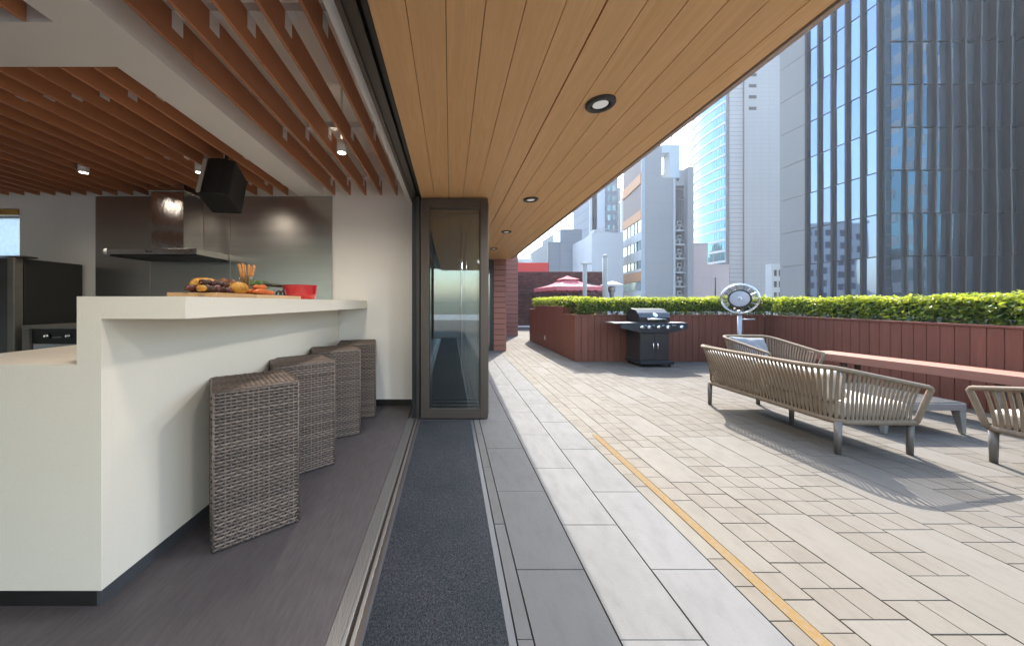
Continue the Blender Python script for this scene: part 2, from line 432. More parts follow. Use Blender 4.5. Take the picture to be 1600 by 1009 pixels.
def tile_mesh(w, d, kind):
    k = (round(w, 3), round(d, 3), kind)
    if k not in cache:
        e = .0012
        m = MB(); a, b = w/2-GAP, d/2-GAP
        m.add([(-a,-b,-.013),(a,-b,-.013),(a,b,-.013),(-a,b,-.013),(-a,-b,-e),(a,-b,-e),(a,b,-e),(-a,b,-e),(-a+e,-b+e,0),(a-e,-b+e,0),(a-e,b-e,0),(-a+e,b-e,0)],
              [(0,1,5,4),(1,2,6,5),(2,3,7,6),(3,0,4,7),(4,5,9,8),(5,6,10,9),(6,7,11,10),(7,4,8,11),(8,9,10,11)])
        cache[k] = m.mesh('tile', MT['tile'+kind])
    return cache[k]
for i, t in enumerate(tiles):
    w, d = t[1]-t[0], t[3]-t[2]; cx, cy = (t[0]+t[1])/2, (t[2]+t[3])/2
    dz = random.Random(i).uniform(-.0008, .0008)
    if i < 300 and key(t) > 0:
        meshobj('tile', tile_mesh(w, d, t[4]), deck, (cx, cy, dz))
    else:
        far[t[4]].box(t[0]+GAP, t[1]-GAP, t[2]+GAP, t[3]-GAP, -.013, dz)
obj('large_tile_field', far['A'], 'tileA', deck, kind='stuff')
obj('slab_field', far['S'], 'tileS', deck, kind='stuff')
obj('small_tile_field', far['B'], 'tileB', deck, kind='stuff')
struct('yellow_line', B(1.289, 1.341, -3, 2.98, .0012, .0040), 'yellow')

# ------------------------------------------------------------------ room shell
struct('interior_floor', B(-6.5, -.441, -4.2, 3.85, -.03, 0), 'floor')
wall = struct('interior_wall', B(-5.06, -.40, 3.85, 4.05, 0, 2.95), 'white')
obj('wall_header', B(-6.5, -5.06, 3.85, 4.05, 2.31, 2.95), 'white', wall)
obj('wall_sill', B(-6.5, -5.06, 3.85, 4.05, 0, .95), 'white', wall)
obj('skirting', B(-1.30, -.405, 3.83, 3.848, 0, .07), 'skirt', wall, bev=.003)
struct('side_wall', B(-6.7, -6.5, -4.2, 4.05, 0, 2.95), 'white')
rg_ = thing('rear_glazing', 'wide glazed rear wall of the room behind the viewpoint', 'glass wall', (-3.4, -4.3, 0))
for x in (-6.6, -5.1, -3.6, -2.1, -.6): obj('mullion', B(x-.04, x+.04, -4.36, -4.26, .02, 2.36), 'bronze', rg_)
for x in (-6.6, -5.1, -3.6, -2.1): obj('pane', B(x+.041, x+1.459, -4.315, -4.307, .02, 2.359), 'clear', rg_)
struct('rear_wall', B(-6.7, -.40, -4.4, -4.2, 2.361, 2.95), 'white')
struct('rear_terrace', B(-8, .235, -16, -4.41, -.35, -.004), 'tileB')
struct('rear_terrace', B(.236, 7.2, -16, -6.51, -.35, -.004), 'tileB')
struct('interior_ceiling', B(-6.7, -.43, -4.4, 4.05, 2.95, 3.1), 'white')
cb = struct('ceiling_beam', MB().box(-1.76, -1.49, -4.2, 3.85, 2.444, 2.95), 'white')
obj('cross_beam', B(-6.5, -1.76, 1.454, 1.73, 2.444, 2.95), 'white', cb)
struct('edge_bulkhead', B(-.492, -.432, -4.2, 3.85, 2.362, 2.95), 'whitepaint')

# slatted ceiling: thin brown fins on white crossbars
slatc = thing('slatted_ceiling', 'ceiling of thin brown fins in rows above the bar between white beam and sliding track', 'slatted ceiling', (-.98, 0, 2.444))
slatk = thing('slatted_ceiling', 'darker ceiling of brown fins over the kitchen beyond the white crossbeam', 'slatted ceiling', (-3.9, 2.7, 2.444))
slatn = thing('slatted_ceiling', 'brown fins in the ceiling recess at the upper left corner before the crossbeam', 'slatted ceiling', (-3.9, -1, 2.444))
def slat(par, x, y0, y1):
    o = obj('slat', B(x-.009, x+.009, y0, y1, 2.444, 2.60), 'slat', par, bev=.0015, seg=1); return o
bars = (.56, 1.6, 2.64, 3.68)
rightx = [-1.342+.1805*i for i in range(5)]
for i, x in enumerate(rightx):
    j = 1.62 if i % 2 else 1.70
    slat(slatc, x, -3.9, j-.0015); slat(slatc, x, j+.0015, 3.80)
for y in bars:
    cbar = obj('crossbar', B(-1.488, -.494, y-.02, y+.02, 2.603, 2.645), 'whitepaint', slatc)
    for x in rightx:
        m = MB().box(x+.0095, x+.0125, y-.032, y+.032, 2.515, 2.603); m.box(x+.0125, x+.055, y-.028, y+.028, 2.599, 2.6025)
        m.tube([(x+.0125, y, 2.55), (x+.0175, y, 2.55)], .006, 8)
        obj('bracket', m, 'whitepaint', cbar)
leftx = [-1.885-.18*i for i in range(25)]
for i, x in enumerate(leftx):
    slat(slatk, x, 1.733, 3.80); slat(slatn, x, -3.9, 1.45)
for y in (2.12, 3.0, 3.66):
    cbar = obj('crossbar', B(-6.45, -1.765, y-.02, y+.02, 2.603, 2.645), 'whitepaint', slatk)
    for x in leftx[:9]:
        obj('bracket', B(x+.0095, x+.0125, y-.03, y+.03, 2.515, 2.603), 'whitepaint', cbar)
obj('crossbar', B(-6.45, -1.765, .54, .58, 2.603, 2.645), 'whitepaint', slatn)

MT['lit'] = emit('lit_lens', (1, .86, .68), 6)
def spot(x, y, zb, label):
    t = thing('ceiling_spotlight', label, 'spotlight', (x, y, zb), 'small cylinder spotlights between the ceiling fins')
    obj('housing', MB().lathe([(.030, .004), (.038, 0), (.038, .10), (.034, .105)], (x, y, zb), 24), 'whitepaint', t)
    obj('stem', MB().tube([(x, y, zb+.105), (x, y, 2.95)], .008, 8), 'whitepaint', t)
    obj('lens', MB().lathe([(0, .0045), (.0295, .0045)], (x, y, zb), 24), 'lit', t)
    l = bpy.data.lights.new('spotlight_lamp', 'SPOT'); l.energy = LAMP; l.spot_size = R(165); l.spot_blend = 1; l.color = (1, .90, .78); l.shadow_soft_size = .09
    o = bpy.data.objects.new('spotlight_lamp', l); C.objects.link(o); o.parent = t; o.location = (0, 0, -.01)
LAMP = 5
spot(-3.412, 3.05, 2.405, 'small cylinder spotlight in the kitchen ceiling left of the hood chimney')
spot(-2.332, 3.05, 2.405, 'small cylinder spotlight between chimney and black loudspeaker')
LAMP = 10
spot(-.888, 2.68, 2.42, 'small white cylinder spotlight among the brown fins above the bar')

LAMP = 10  # unseen spotlights, added to brighten the bar and the floor
spot(-.888, .95, 2.42, 'unseen cylinder spotlight added above the bar, before the nearest stool')
spot(-.888, -.8, 2.42, 'unseen cylinder spotlight added above the bar, behind the camera')
spot(-2.332, -.6, 2.405, 'unseen cylinder spotlight added in the near ceiling recess beyond the beam')
# ------------------------------------------------------------------ folding door track, threshold, mat
tr = thing('door_track', 'ribbed aluminium threshold track with dark slot between grey floor and mat', 'door track', (-.39, 0, 0))
m = B(-.439, -.386, -4.2, 3.40, -.03, -.002)
obj('track_base', m, 'alu', tr)
for i in range(6): obj('rib', B(-.4375+i*.0088, -.4332+i*.0088, -4.2, 3.40, -.002, .0022), 'alu', tr)
obj('track_rail', B(-.385, -.370, -4.2, 3.40, -.03, .001), 'alu', tr, bev=.002)
obj('slot', B(-.3695, -.3555, -4.2, 3.40, -.03, -.016), M('slot_brown', (.035, .022, .014), .8), tr)  # slot bottom in an even dark brown
obj('track_rail', B(-.355, -.339, -4.2, 3.40, -.03, .001), 'alu', tr, bev=.002)
obj('track_lip', B(-.3385, -.325, -4.2, 3.40, -.03, -.004), 'bronze', tr)
ht = thing('head_track', 'dark grooved overhead track of the folding doors along the soffit edge', 'door track', (-.36, 0, 2.28))
for x0, x1, z0, mt in ((-.431, -.408, 2.318, 'bronze'), (-.407, -.384, 2.330, 'bronze'), (-.383, -.352, 2.322, 'bronze'), (-.351, -.330, 2.35, 'blackgap'), (-.329, -.316, 2.305, 'darkalu'), (-.315, -.302, 2.292, 'darkalu')):
    obj('track_rail', B(x0, x1, -4.2, 3.85, z0, 2.46), mt, ht)
mt_ = thing('door_mat', 'long dark grey entrance mat with rubber border along the door track', 'mat', (-.045, 1, -.03))
obj('mat_pile', B(-.308, .205, -4.2, 3.34, -.03, .001), 'mat', mt_)
rub = M('mat_rubber', (.055, .06, .07), .5)
obj('mat_border', MB().add([(.206,-4.2,-.03),(.234,-4.2,-.03),(.234,3.34,-.03),(.206,3.34,-.03),(.206,-4.2,.003),(.234,-4.2,-.002),(.234,3.34,-.002),(.206,3.34,.003)],
    [(0,3,2,1),(4,5,6,7),(0,1,5,4),(1,2,6,5),(2,3,7,6),(3,0,4,7)]), rub, mt_)
obj('mat_border', B(-.324, -.309, -4.2, 3.34, -.03, .0005), rub, mt_)
obj('mat_border', B(-.324, .234, 3.341, 3.38, -.03, .0005), rub, mt_)
struct('facade_floor', B(-.43, .236, 3.381, 8.2, -.03, -.004), 'tileA')

# ------------------------------------------------------------------ soffit, roof, fascia
roof = struct('roof_slab', B(-.43, 1.40, -4.4, 8.3, 2.46, 3.1), 'white')
sof = thing('soffit', 'orange wood plank soffit running the length of the terrace wall', 'soffit', (.5, 2, 2.287))
xs = [-.300, -.1624, -.0165, .129, .275, .421, .566, .712, .858, 1.003, 1.149, 1.295]
for i, a in enumerate(xs):
    b = xs[i+1] if i+1 < len(xs) else None
    g0 = .0035 if i == 6 else .0014; g1 = .0035 if i == 5 else .0014
    if b: mm = B(a+g0, b-g1, -4.2, 8.29, 2.287, 2.305)
    else: mm = MB().prism([(a+g0, -4.2), (1.392, -4.2), (1.392, 1.2), (1.445, 5.0), (1.50, 8.29), (a+g0, 8.29)], 2.287, 2.305)
    obj('plank', mm, 'soffit', sof, bev=.0012, seg=1)
obj('backing', B(-.300, 1.39, -4.2, 8.29, 2.3075, 2.40), 'blackgap', sof)
fa = MB().prism([(1.398, -4.3), (1.425, -4.3), (1.425, 1.2), (1.478, 5.0), (1.535, 8.31), (1.508, 8.31), (1.451, 5.0), (1.398, 1.2)], 2.278, 2.75)
tag(obj('fascia', fa, M('fascia_trim', (.50, .40, .35), .6)), 'narrow pale trim along the outer edge of the wood soffit', 'fascia')
MT['lit2'] = emit('lit_soffit_lens', (1, .96, .9), .10)
def downlight(x, y, label):
    z = 2.287
    t = thing('recessed_downlight', label, 'downlight', (x, y, z-.016), 'round black downlights in the wood soffit')
    obj('trim_ring', MB().lathe([(.047, .0155), (.050, 0), (.072, 0), (.077, .006), (.077, .0155)], (x, y, z-.016), 40), 'darkalu', t)
    obj('baffle', MB().lathe([(.047, .0155), (.044, .0122), (.040, .0075)], (x, y, z-.016), 32), 'black', t)
    obj('lens', MB().lathe([(0, .0060), (.040, .0070)], (x, y, z-.016), 32), 'lit2', t)
    s = MB()
    for k in range(3):
        a = k*2.094+.5; s.lathe([(0, -.0012), (.0035, -.0012), (.0035, .001)], (x+.061*math.cos(a), y+.061*math.sin(a), z-.016), 8)
    obj('screws', s, 'alu', t)
    l = bpy.data.lights.new('downlight_lamp', 'SPOT'); l.energy = 29; l.spot_size = R(172); l.spot_blend = 1; l.color = (1, .985, .96); l.shadow_soft_size = .10
    o = bpy.data.objects.new('downlight_lamp', l); C.objects.link(o); o.parent = t; o.location = (0, 0, -.012)
downlight(.818, 1.785, 'largest round black downlight in the soffit, nearest of the row')
downlight(.845, 3.44, 'second downlight in the soffit counted from the near end')
downlight(.858, 5.0, 'third small downlight in the soffit, beyond the folded doors')
downlight(.872, 6.55, 'smallest farthest downlight near the end of the soffit')

downlight(.80, .13, 'unseen round black soffit downlight added above the viewpoint')  # downlights added out of view for more light on the bar front
downlight(.79, -1.5, 'unseen round black soffit downlight added behind the viewpoint')
# ------------------------------------------------------------------ folded glass door stack
jm = thing('door_jamb', 'black post between white wall and folded glass doors', 'door jamb', (-.355, 3.6, 0))
obj('post', B(-.400, -.322, 3.425, 3.845, 0, 2.30), 'black', jm); obj('post_face', B(-.352, -.318, 3.400, 3.424, 0, 2.30), 'darkalu', jm)
door_labels = ['front glass panel of the folded bronze door stack, facing the mat', 'second glass door leaf directly behind the front leaf, with a long bar handle',
               'third glass door leaf inside the folded stack', 'rearmost glass door leaf of the folded stack, against the boarded wall']
for i in range(4):
    y = 3.372+i*.125; dx = .0 if i == 0 else .018+.003*i
    x0, x1 = -.305+dx, .388+dx
    t = thing('folding_door', door_labels[i], 'glass door', ((x0+x1)/2, y, 0), 'leaves of the folded glass door')
    obj('stile', B(x0, x0+.088, y, y+.052, .012, 2.270), 'bronze', t, bev=.003)
    obj('stile', B(x1-.078, x1, y, y+.052, .012, 2.270), 'bronze', t, bev=.003)
    obj('rail', B(x0+.0885, x1-.0785, y+.001, y+.051, .012, .105), 'bronze', t)
    obj('rail', B(x0+.0885, x1-.0785, y+.001, y+.051, 2.175, 2.270), 'bronze', t)
    obj('pane', B(x0+.089, x1-.079, y+.020, y+.026, .106, 2.174), 'glassdoor', t)
    g = MB()
    for a, b_ in ((x0+.0885, x0+.096), (x1-.086, x1-.0785)): g.box(a, b_, y+.008, y+.0195, .106, 2.174)
    obj('gasket', g, 'black', t)
    if i in (1, 2):
        hx = x0+.40+.05*(i-1)
        hb = MB().tube([(hx, y-.035, .42), (hx, y-.035, 1.95)], .011, 10); hb.tube([(hx, y-.035, .55), (hx, y+.02, .55)], .008, 8); hb.tube([(hx, y-.035, 1.8), (hx, y+.02, 1.8)], .008, 8)
        obj('bar_handle', hb, 'chromep', t)
# boarded wall behind the stack, then along the facade and the two piers
bw = struct('facade_wall', B(-.40, .36, 4.02, 8.18, 0, 2.45), 'blackgap')
z = .0
while z < 2.28:
    obj('board', B(-.398, .378, 3.995, 4.018, z+.003, min(z+.144, 2.284)), 'tan', bw, bev=.002, seg=1); z += .15
def pier(name, label, x0, x1, y0, y1, h, b):
    t = thing(name, label, 'pier', ((x0+x1)/2, (y0+y1)/2, 0))
    obj('core', B(x0+.03, x1-.022, y0+.022, y1, 0, h), 'blackgap', t)
    z = 0; 
    while z < h-.02:
        z1 = min(z+b-.012, h)
        obj('board', B(x0, x1-.0225, y0, y0+.02, z, z1), 'clad', t, bev=.002, seg=1)
        obj('side_board', B(x1-.022, x1, y0+.0005, y1, z, z1), 'clad', t, bev=.002, seg=1)
        z += b
    return t
pier('clad_pier', 'nearer reddish boarded pier past the folded doors under the soffit', 1.09, 1.400, 8.19, 9.2, 2.283, .135)
pier('clad_pier', 'farther reddish boarded pier at the end of the terrace wall', 2.0, 2.462, 11.9, 13.2, 3.2, .16)
dw = thing('glazed_door', 'narrow dark framed glazed door beside the nearer boarded pier', 'door', (.73, 8.2, 0))
obj('frame', MB().box(.37, .44, 8.19, 8.26, 0, 2.1).box(1.0, 1.085, 8.19, 8.26, 0, 2.1).box(.44, 1.0, 8.19, 8.26, 2.03, 2.1), 'black', dw)
obj('pane', B(.442, .998, 8.22, 8.23, 0.01, 2.028), MT['glassdoor'], dw)
struct('passage_wall', B(-.40, 1.09, 8.27, 9.2, 0, 3.1), 'darkalu')
struct('upper_wall', B(.36, 1.38, 9.21, 11.88, 0, 3.3), 'clad')
struct('end_wall', B(-.4, 2.0, 11.89, 17.4, 0, 3.3), 'clad')
# ------------------------------------------------------------------ kitchen
wf = thing('kitchen_window', 'window at the far left with pale frame and golden blind above the fridge', 'window', (-5.8, 3.9, .95))
fr = MB(); fr.box(-6.49, -5.065, 3.90, 3.96, 2.25, 2.305); fr.box(-6.49, -5.065, 3.90, 3.96, .955, 1.01); fr.box(-5.12, -5.065, 3.90, 3.96, 1.01, 2.25); fr.box(-6.49, -6.44, 3.90, 3.96, 1.01, 2.25)
obj('frame', fr, 'whitepaint', wf)
obj('pane', B(-6.439, -5.121, 3.925, 3.931, 1.011, 2.249), 'clear', wf)
obj('blind', MB().box(-6.48, -5.10, 3.862, 3.89, 2.33-.095, 2.40-.10), M('golden_blind', (.45, .27, .06), .5), wf)
# backsplash
bs = thing('steel_backsplash', 'brushed steel wall sheet of three panels behind the cooking range', 'backsplash', (-2.7, 3.84, .95))
for a, b in ((-4.15, -3.512), (-3.509, -2.572), (-2.569, -1.385)): obj('panel', B(a, b, 3.832, 3.848, .9, 2.444), 'steel', bs, bev=.001, seg=1)
# hood
hd = thing('cooker_hood', 'stainless cooker hood with square chimney and thin flat canopy', 'cooker hood', (-3.05, 3.6, 1.676))
obj('canopy', B(-3.50, -2.583, 3.335, 3.83, 1.692, 1.754), 'chrome', hd, bev=.004)
obj('canopy_underside', B(-3.48, -2.60, 3.35, 3.82, 1.676, 1.6915), 'black', hd)
obj('end_cap', MB().tube([(-3.512, 3.34, 1.723), (-3.512, 3.82, 1.723)], .031, 14), 'whitepaint', hd)
obj('chimney', B(-3.232, -2.882, 3.54, 3.83, 1.7545, 2.40), 'chrome', hd, bev=.003)
obj('chimney_collar', B(-3.255, -2.86, 3.52, 3.83, 2.401, 2.47), 'chrome', hd, bev=.003)
sg = MB(); pts = []
for i in range(40):
    u = i/39; pts.append((-3.105+.075*u, 3.3338, 1.722+.010*math.sin(u*21)*(1-.5*u)))
sg.tube(pts, .0022, 5)
obj('badge_script', sg, 'black', hd)
# cooking range along the back wall
kr = thing('cooking_range', 'low range with grey frame and black oven front below the backsplash', 'range', (-3.0, 3.5, 0))
obj('counter_top', B(-4.19, -1.45, 3.20, 3.83, .945, .98), M('grey_counter', (.20, .185, .165), .4), kr, bev=.003)
obj('side_panel', B(-4.19, -4.12, 3.205, 3.83, 0, .944), M('grey_frame', (.16, .15, .135), .45), kr)
obj('oven_front', B(-4.119, -3.30, 3.225, 3.25, .80, .944), 'black', kr, bev=.004)
obj('oven_door', B(-4.10, -3.32, 3.222, 3.25, .20, .795), M('pale_oven_glass', (.42, .43, .44), .2, .3), kr)
obj('cabinet_body', B(-4.118, -1.45, 3.251, 3.83, 0, .9445), 'darkalu', kr)
for x in (-3.945, -3.735): obj('knob', MB().tube([(x, 3.224, .875), (x, 3.19, .875)], [.021, .017], 16), 'chromep', kr)
obj('oven_handle', MB().tube([(-3.88, 3.20, .862), (-3.80, 3.20, .862)], .006, 8), 'alu', kr)
# fridge
fg = thing('refrigerator', 'tall black refrigerator at the far left behind the counter', 'refrigerator', (-4.6, 3.5, 0))
obj('body', B(-5.3, -4.262, 3.28, 3.80, .02, 1.640), M('fridge_black', (.022, .020, .018), .5, bmp=.1, bscale=200), fg, bev=.006)
obj('door', B(-5.3, -4.33, 3.215, 3.274, .05, 1.640), M('fridge_door', (.085, .088, .09), .3, .6), fg, bev=.008)
obj('door_edge', B(-4.329, -4.262, 3.20, 3.274, .05, 1.645), M('fridge_trim', (.19, .175, .155), .4, .4), fg, bev=.008)
obj('hinge', B(-4.36, -4.20, 3.21, 3.34, 1.6455, 1.662), 'bronze', fg, bev=.004)
# paper bag
pb = MB().blob((-3.62, 3.36, 1.02), (.17, .09, .045), 18, 10, .22, 5)
tag(obj('paper_bag', pb, 'paper'), 'crumpled brown paper bag lying on the range counter', 'paper bag')
# loudspeaker
lp = thing('loudspeaker', 'black wall loudspeaker tilted down under the ceiling beside the beam', 'loudspeaker', (-1.90, 2.95, 2.44))
Mt = Matrix.Translation((-1.945, 2.80, 2.20)) @ Matrix.Rotation(R(10), 4, 'Z') @ Matrix.Rotation(R(-20), 4, 'X')
sp = MB(); pr = [(-.115, .15), (-.115, -.10), (-.06, -.125), (.0, -.133), (.06, -.125), (.115, -.10), (.115, .15)]
sp.prism(pr, -.175, .175, Mt)
obj('cabinet', sp, M('speaker_black', (.007, .0068, .0065), .55, bmp=.3, bscale=400), lp, bev=.004)
obj('side_strip', B(-.118, -.090, -.122, -.1005, -.16, .165, Mt), M('pale_strip', (.45, .40, .34), .4), lp)
obj('mount', MB().tube([(-1.94, 2.83, 2.36), (-1.94, 2.90, 2.95)], .014, 8), 'black', lp)

# ------------------------------------------------------------------ bar
bar = thing('bar_counter', 'cream quartz bar with raised ledge and lower worktop at its kitchen side', 'bar counter', (-1.4, 2.5, 0))
fx0, fx1, y0, y1 = -1.371, -1.302, 1.287, 3.826
y0a = y0+.04; x_ = .001
prof = [(fx0-.096, .0705), (fx0, .0705), (fx0, 1.137), (-1.040, 1.137), (-1.040, 1.225), (fx0-.096, 1.225)]
bm2 = MB(); n_ = len(prof)
bm2.add([(x+x_, y0a, z) for x, z in prof]+[(x+.068, y1, z) for x, z in prof], [tuple(range(n_)), tuple(range(2*n_-1, n_-1, -1))]+[(i, n_+i, n_+(i+1) % n_, (i+1) % n_) for i in range(n_)])
obj('raised_ledge', bm2, 'quartz', bar)
obj('worktop', MB().prism([(fx0-.0965, y0+.0402), (fx1-.101, y1), (-2.15, y1), (-2.18, y0+.0402)], .905, .956), 'quartz', bar)
ep = [(-2.18, .0705), (fx0, .0705), (fx0, 1.137), (-1.040, 1.137), (-1.040, 1.225), (fx0-.096, 1.225), (fx0-.096, .956), (-2.18, .956)]
em = MB(); n_ = len(ep)
em.add([(x, y0, z) for x, z in ep]+[(x+.001, y0+.0398, z) for x, z in ep], [tuple(range(n_)), tuple(range(2*n_-1, n_-1, -1))]+[(i, n_+i, n_+(i+1) % n_, (i+1) % n_) for i in range(n_)])
obj('end_panel', em, 'quartz', bar)
obj('cabinet_front', B(-2.13, -2.10, y0+.05, y1, .0705, .9045), 'darkalu', bar)
obj('kick', MB().prism([(fx0-.012, y0+.012), (fx1-.012, y1), (fx1-.03, y1), (fx0-.03, y0+.012)], 0, .07), M('grey_kick', (.13, .135, .145), .35, .6), bar)
obj('kick_end', B(-2.17, fx0-.0305, y0+.012, y0+.03, 0, .07), 'skirt', bar)

# ------------------------------------------------------------------ wicker stools
def wicker_mesh():
    m = MB(); H, Wd = .762, .376; row = .0163; cell = .0235; h = Wd/2
    ncol = 16; cell = Wd/ncol; nrow = int(H/row); row = H/nrow
    def face(fn, nr, nc, ru, cu, flip):
        for i in range(nr):
            vs = []; fs = []
            n = nc*2+1
            for s_ in range(n):
                u = s_*cu/2; ph = math.cos(PI*(s_/2+i))       # over one stake, behind the next
                o = .0006+.0098*(ph*.5+.5) + .0010*math.sin(i*12.9+s_*78.2)
                dz = .0009*math.sin(i*3.7+s_*1.9)
                for q, (t, k) in enumerate(((.13, -.0030), (.5, .0015), (.87, -.0030))):
                    vs.append(fn(u, (i+t)*ru+dz, o+k))
            for s_ in range(n-1):
                for q in range(2):
                    a = s_*3+q; f = (a, a+3, a+4, a+1); fs.append(f if not flip else f[::-1])
            m.add(vs, fs, True)
        for j in range(nc+1):
            u = j*cu; w = .0034; vs = [fn(max(0, u-w), 0, .0028), fn(min(nc*cu, u+w), 0, .0028), fn(min(nc*cu, u+w), nr*ru, .0028), fn(max(0, u-w), nr*ru, .0028)]
            m.add(vs, [(0, 1, 2, 3) if not flip else (3, 2, 1, 0)])
    face(lambda u, v, o: (-h+u, -h-o, v), nrow, ncol, row, cell, False)
    face(lambda u, v, o: (h+o, -h+u, v), nrow, ncol, row, cell, False)
    face(lambda u, v, o: (h-u, h+o, v), nrow, ncol, row, cell, False)
    face(lambda u, v, o: (-h-o, h-u, v), nrow, ncol, row, cell, False)
    nt = int(Wd/row); rt = Wd/nt
    face(lambda u, v, o: (-h+u, -h+v, H+o), nt, ncol, rt, cell, False)
    return m
st = thing('wicker_stool', 'nearest and largest square brown wicker stool by the bar', 'stool', (0, 0, 0), 'brown wicker cube stools along the bar')
obj('core', B(-.184, .184, -.184, .184, .004, .757), M('stool_core', (.022, .017, .015), .8), st)
wv = obj('weave', wicker_mesh(), 'wicker', st, kind='stuff')
cr = MB()
for sx in (-1, 1):
    for sy in (-1, 1): cr.tube([(sx*.1885, sy*.1885, .002), (sx*.1885, sy*.1885, .764)], .0055, 8)
q = .1885
cr.tube([(-q, -q, .764), (q, -q, .764), (q, q, .764), (-q, q, .764), (-q, -q, .764)], .0055, 8)
obj('edge_binding', cr, 'wicker', st)
fe = MB()
for sx in (-1, 1):
    for sy in (-1, 1): fe.box(sx*.16-.015, sx*.16+.015, sy*.16-.015, sy*.16+.015, -.006, .0035)
obj('feet', fe, 'black', st)
stools = [(-1.098, 1.832, 37.4, ''), (-1.130, 2.471, 39, 'second wicker stool from the near end of the bar'),
          (-1.082, 3.07, 29, 'third wicker stool along the bar, between two others'), (-1.015, 3.585, 13, 'farthest wicker stool by the white end wall')]
for i, (x, y, a, lb) in enumerate(stools):
    if i == 0: st.location = (x, y, .006); st.rotation_euler = (0, 0, R(a))
    else: dup(st, (x, y, .006), R(a), lb)

# ------------------------------------------------------------------ food on the bar
ZB = 1.225
bd = tag(obj('chopping_board', B(-1.30, -1.07, 1.50, 1.797, ZB, ZB+.022), 'board', bev=.004), 'darker wooden board under the skewers at the near end of the ledge', 'chopping board', 'wooden boards on the bar')
MT['board2'] = wood('pale_board', (.64, .46, .29), (.52, .35, .20), 'Y', 30, .1)
tag(obj('chopping_board', B(-1.31, -1.06, 1.80, 2.33, ZB, ZB+.020), 'board2', bev=.004), 'paler wooden board under the carrots beside the red pan', 'chopping board', 'wooden boards on the bar')
zt = ZB+.022
MT['aub'] = M('grilled_purple', (.05, .019, .012), .5, var=.5, scale=60); MT['yel'] = M('yellow_squash', (.50, .235, .03), .45, var=.5, scale=45)
MT['carrot'] = M('roast_carrot', (.62, .15, .03), .4, var=.25, scale=40, stretch=(1, 1, 1)); MT['potato'] = M('brown_potato', (.20, .07, .025), .5, var=.3, scale=30)
MT['green'] = M('green_stem', (.08, .16, .025), .5, var=.3, scale=40); MT['onion'] = M('red_onion', (.13, .035, .035), .4, var=.4, scale=50)
MT['stick'] = M('bread_stick', (.55, .24, .06), .6, var=.3, scale=60)
def skewer(x0, x1, ya, yb, z, seed, label):
    t = thing('vegetable_skewer', label, 'skewer', ((x0+x1)/2, (ya+yb)/2, zt), 'grilled skewers on the board')
    obj('stick', MB().tube([(x0, ya, z), (x1, yb, z)], .002, 6), 'stick', t)
    rg = random.Random(seed); n = 8
    for i in range(n):
        u = .08+.84*i/(n-1); c = (x0+(x1-x0)*u, ya+(yb-ya)*u, z+rg.uniform(-.003, .003))
        mt = ['aub', 'yel', 'aub', 'aub', 'onion', 'aub', 'aub', 'onion'][(i+seed) % 8]
        obj('piece', MB().blob(c, (rg.uniform(.015, .020), rg.uniform(.017, .024), rg.uniform(.013, .018)), 12, 8, .38, seed*20+i), mt, t)
skewer(-1.13, -1.17, 1.47, 1.78, zt+.022, 1, 'front grilled skewer of dark purple and yellow pieces')
skewer(-1.20, -1.22, 1.49, 1.76, zt+.023, 4, 'rear grilled skewer behind the front one on the darker board')
skewer(-1.16, -1.20, 1.52, 1.80, zt+.047, 2, 'grilled skewer stacked on top of the other two')
for (c, r, lb) in (((-1.235, 1.66, zt+.04), (.03, .10, .04), 'yellow squash half lying behind the skewers'), ((-1.16, 1.80, zt+.034), (.03, .075, .034), 'yellow squash end between skewers and carrots')):
    tag(obj('yellow_squash', MB().blob(c, r, 16, 10, .08, int(c[1]*100)), 'yel'), lb, 'squash', 'yellow squash on the boards')
for (c, lb) in (((-1.25, 1.80, zt+.066), 'brown potato on top of the squash, left one'), ((-1.245, 1.865, zt+.064), 'brown potato on top beside another, nearer the breadsticks'), ((-1.25, 1.90, zt+.03), 'dark brown potato low behind the carrots')):
    tag(obj('potato', MB().blob(c, (.024, .028, .023), 14, 9, .12, int(c[1]*77)), 'potato'), lb, 'potato', 'roast potatoes on the boards')
tag(obj('squash_support', MB().blob((-1.26, 1.84, zt+.03), (.035, .06, .033), 14, 9, .1, 3), 'yel'), 'yellow squash under the two potatoes', 'squash', 'yellow squash on the boards')
for k, (xa, ya, xb, yb, z, lb) in enumerate(((-1.10, 1.83, -1.12, 2.08, zt+.016, 'front orange carrot at the edge of the pale board'), (-1.15, 1.85, -1.16, 2.10, zt+.017, 'middle orange carrot lying on the pale board'),
                                             (-1.20, 1.84, -1.19, 2.06, zt+.018, 'rear orange carrot below the green stems'), (-1.13, 1.88, -1.15, 2.04, zt+.046, 'orange carrot on top of the other carrots'))):
    pts = [(xa+(xb-xa)*u, ya+(yb-ya)*u, z+.003*math.sin(u*5+k)) for u in [i/9 for i in range(10)]]
    tag(obj('carrot', MB().tube(pts, [.005, .011, .014, .0155, .016, .016, .0165, .016, .014, .006], 12), 'carrot'), lb, 'carrot', 'roast carrots on the pale board')
gs = thing('green_herbs', 'green stems with leaves on top of the carrots', 'herbs', (-1.17, 1.98, zt+.05))
rg = random.Random(3)
for k in range(7):
    p = Vector((-1.15-.02*rg.random(), 1.90+.03*k*.5, zt+.058)); q2 = p+Vector((rg.uniform(-.05, .03), rg.uniform(.07, .14), rg.uniform(-.01, .03)))
    obj('stem', MB().tube([p, (p+q2)/2+Vector((0, 0, .02)), q2], [.006, .005, .002], 7), 'green', gs)
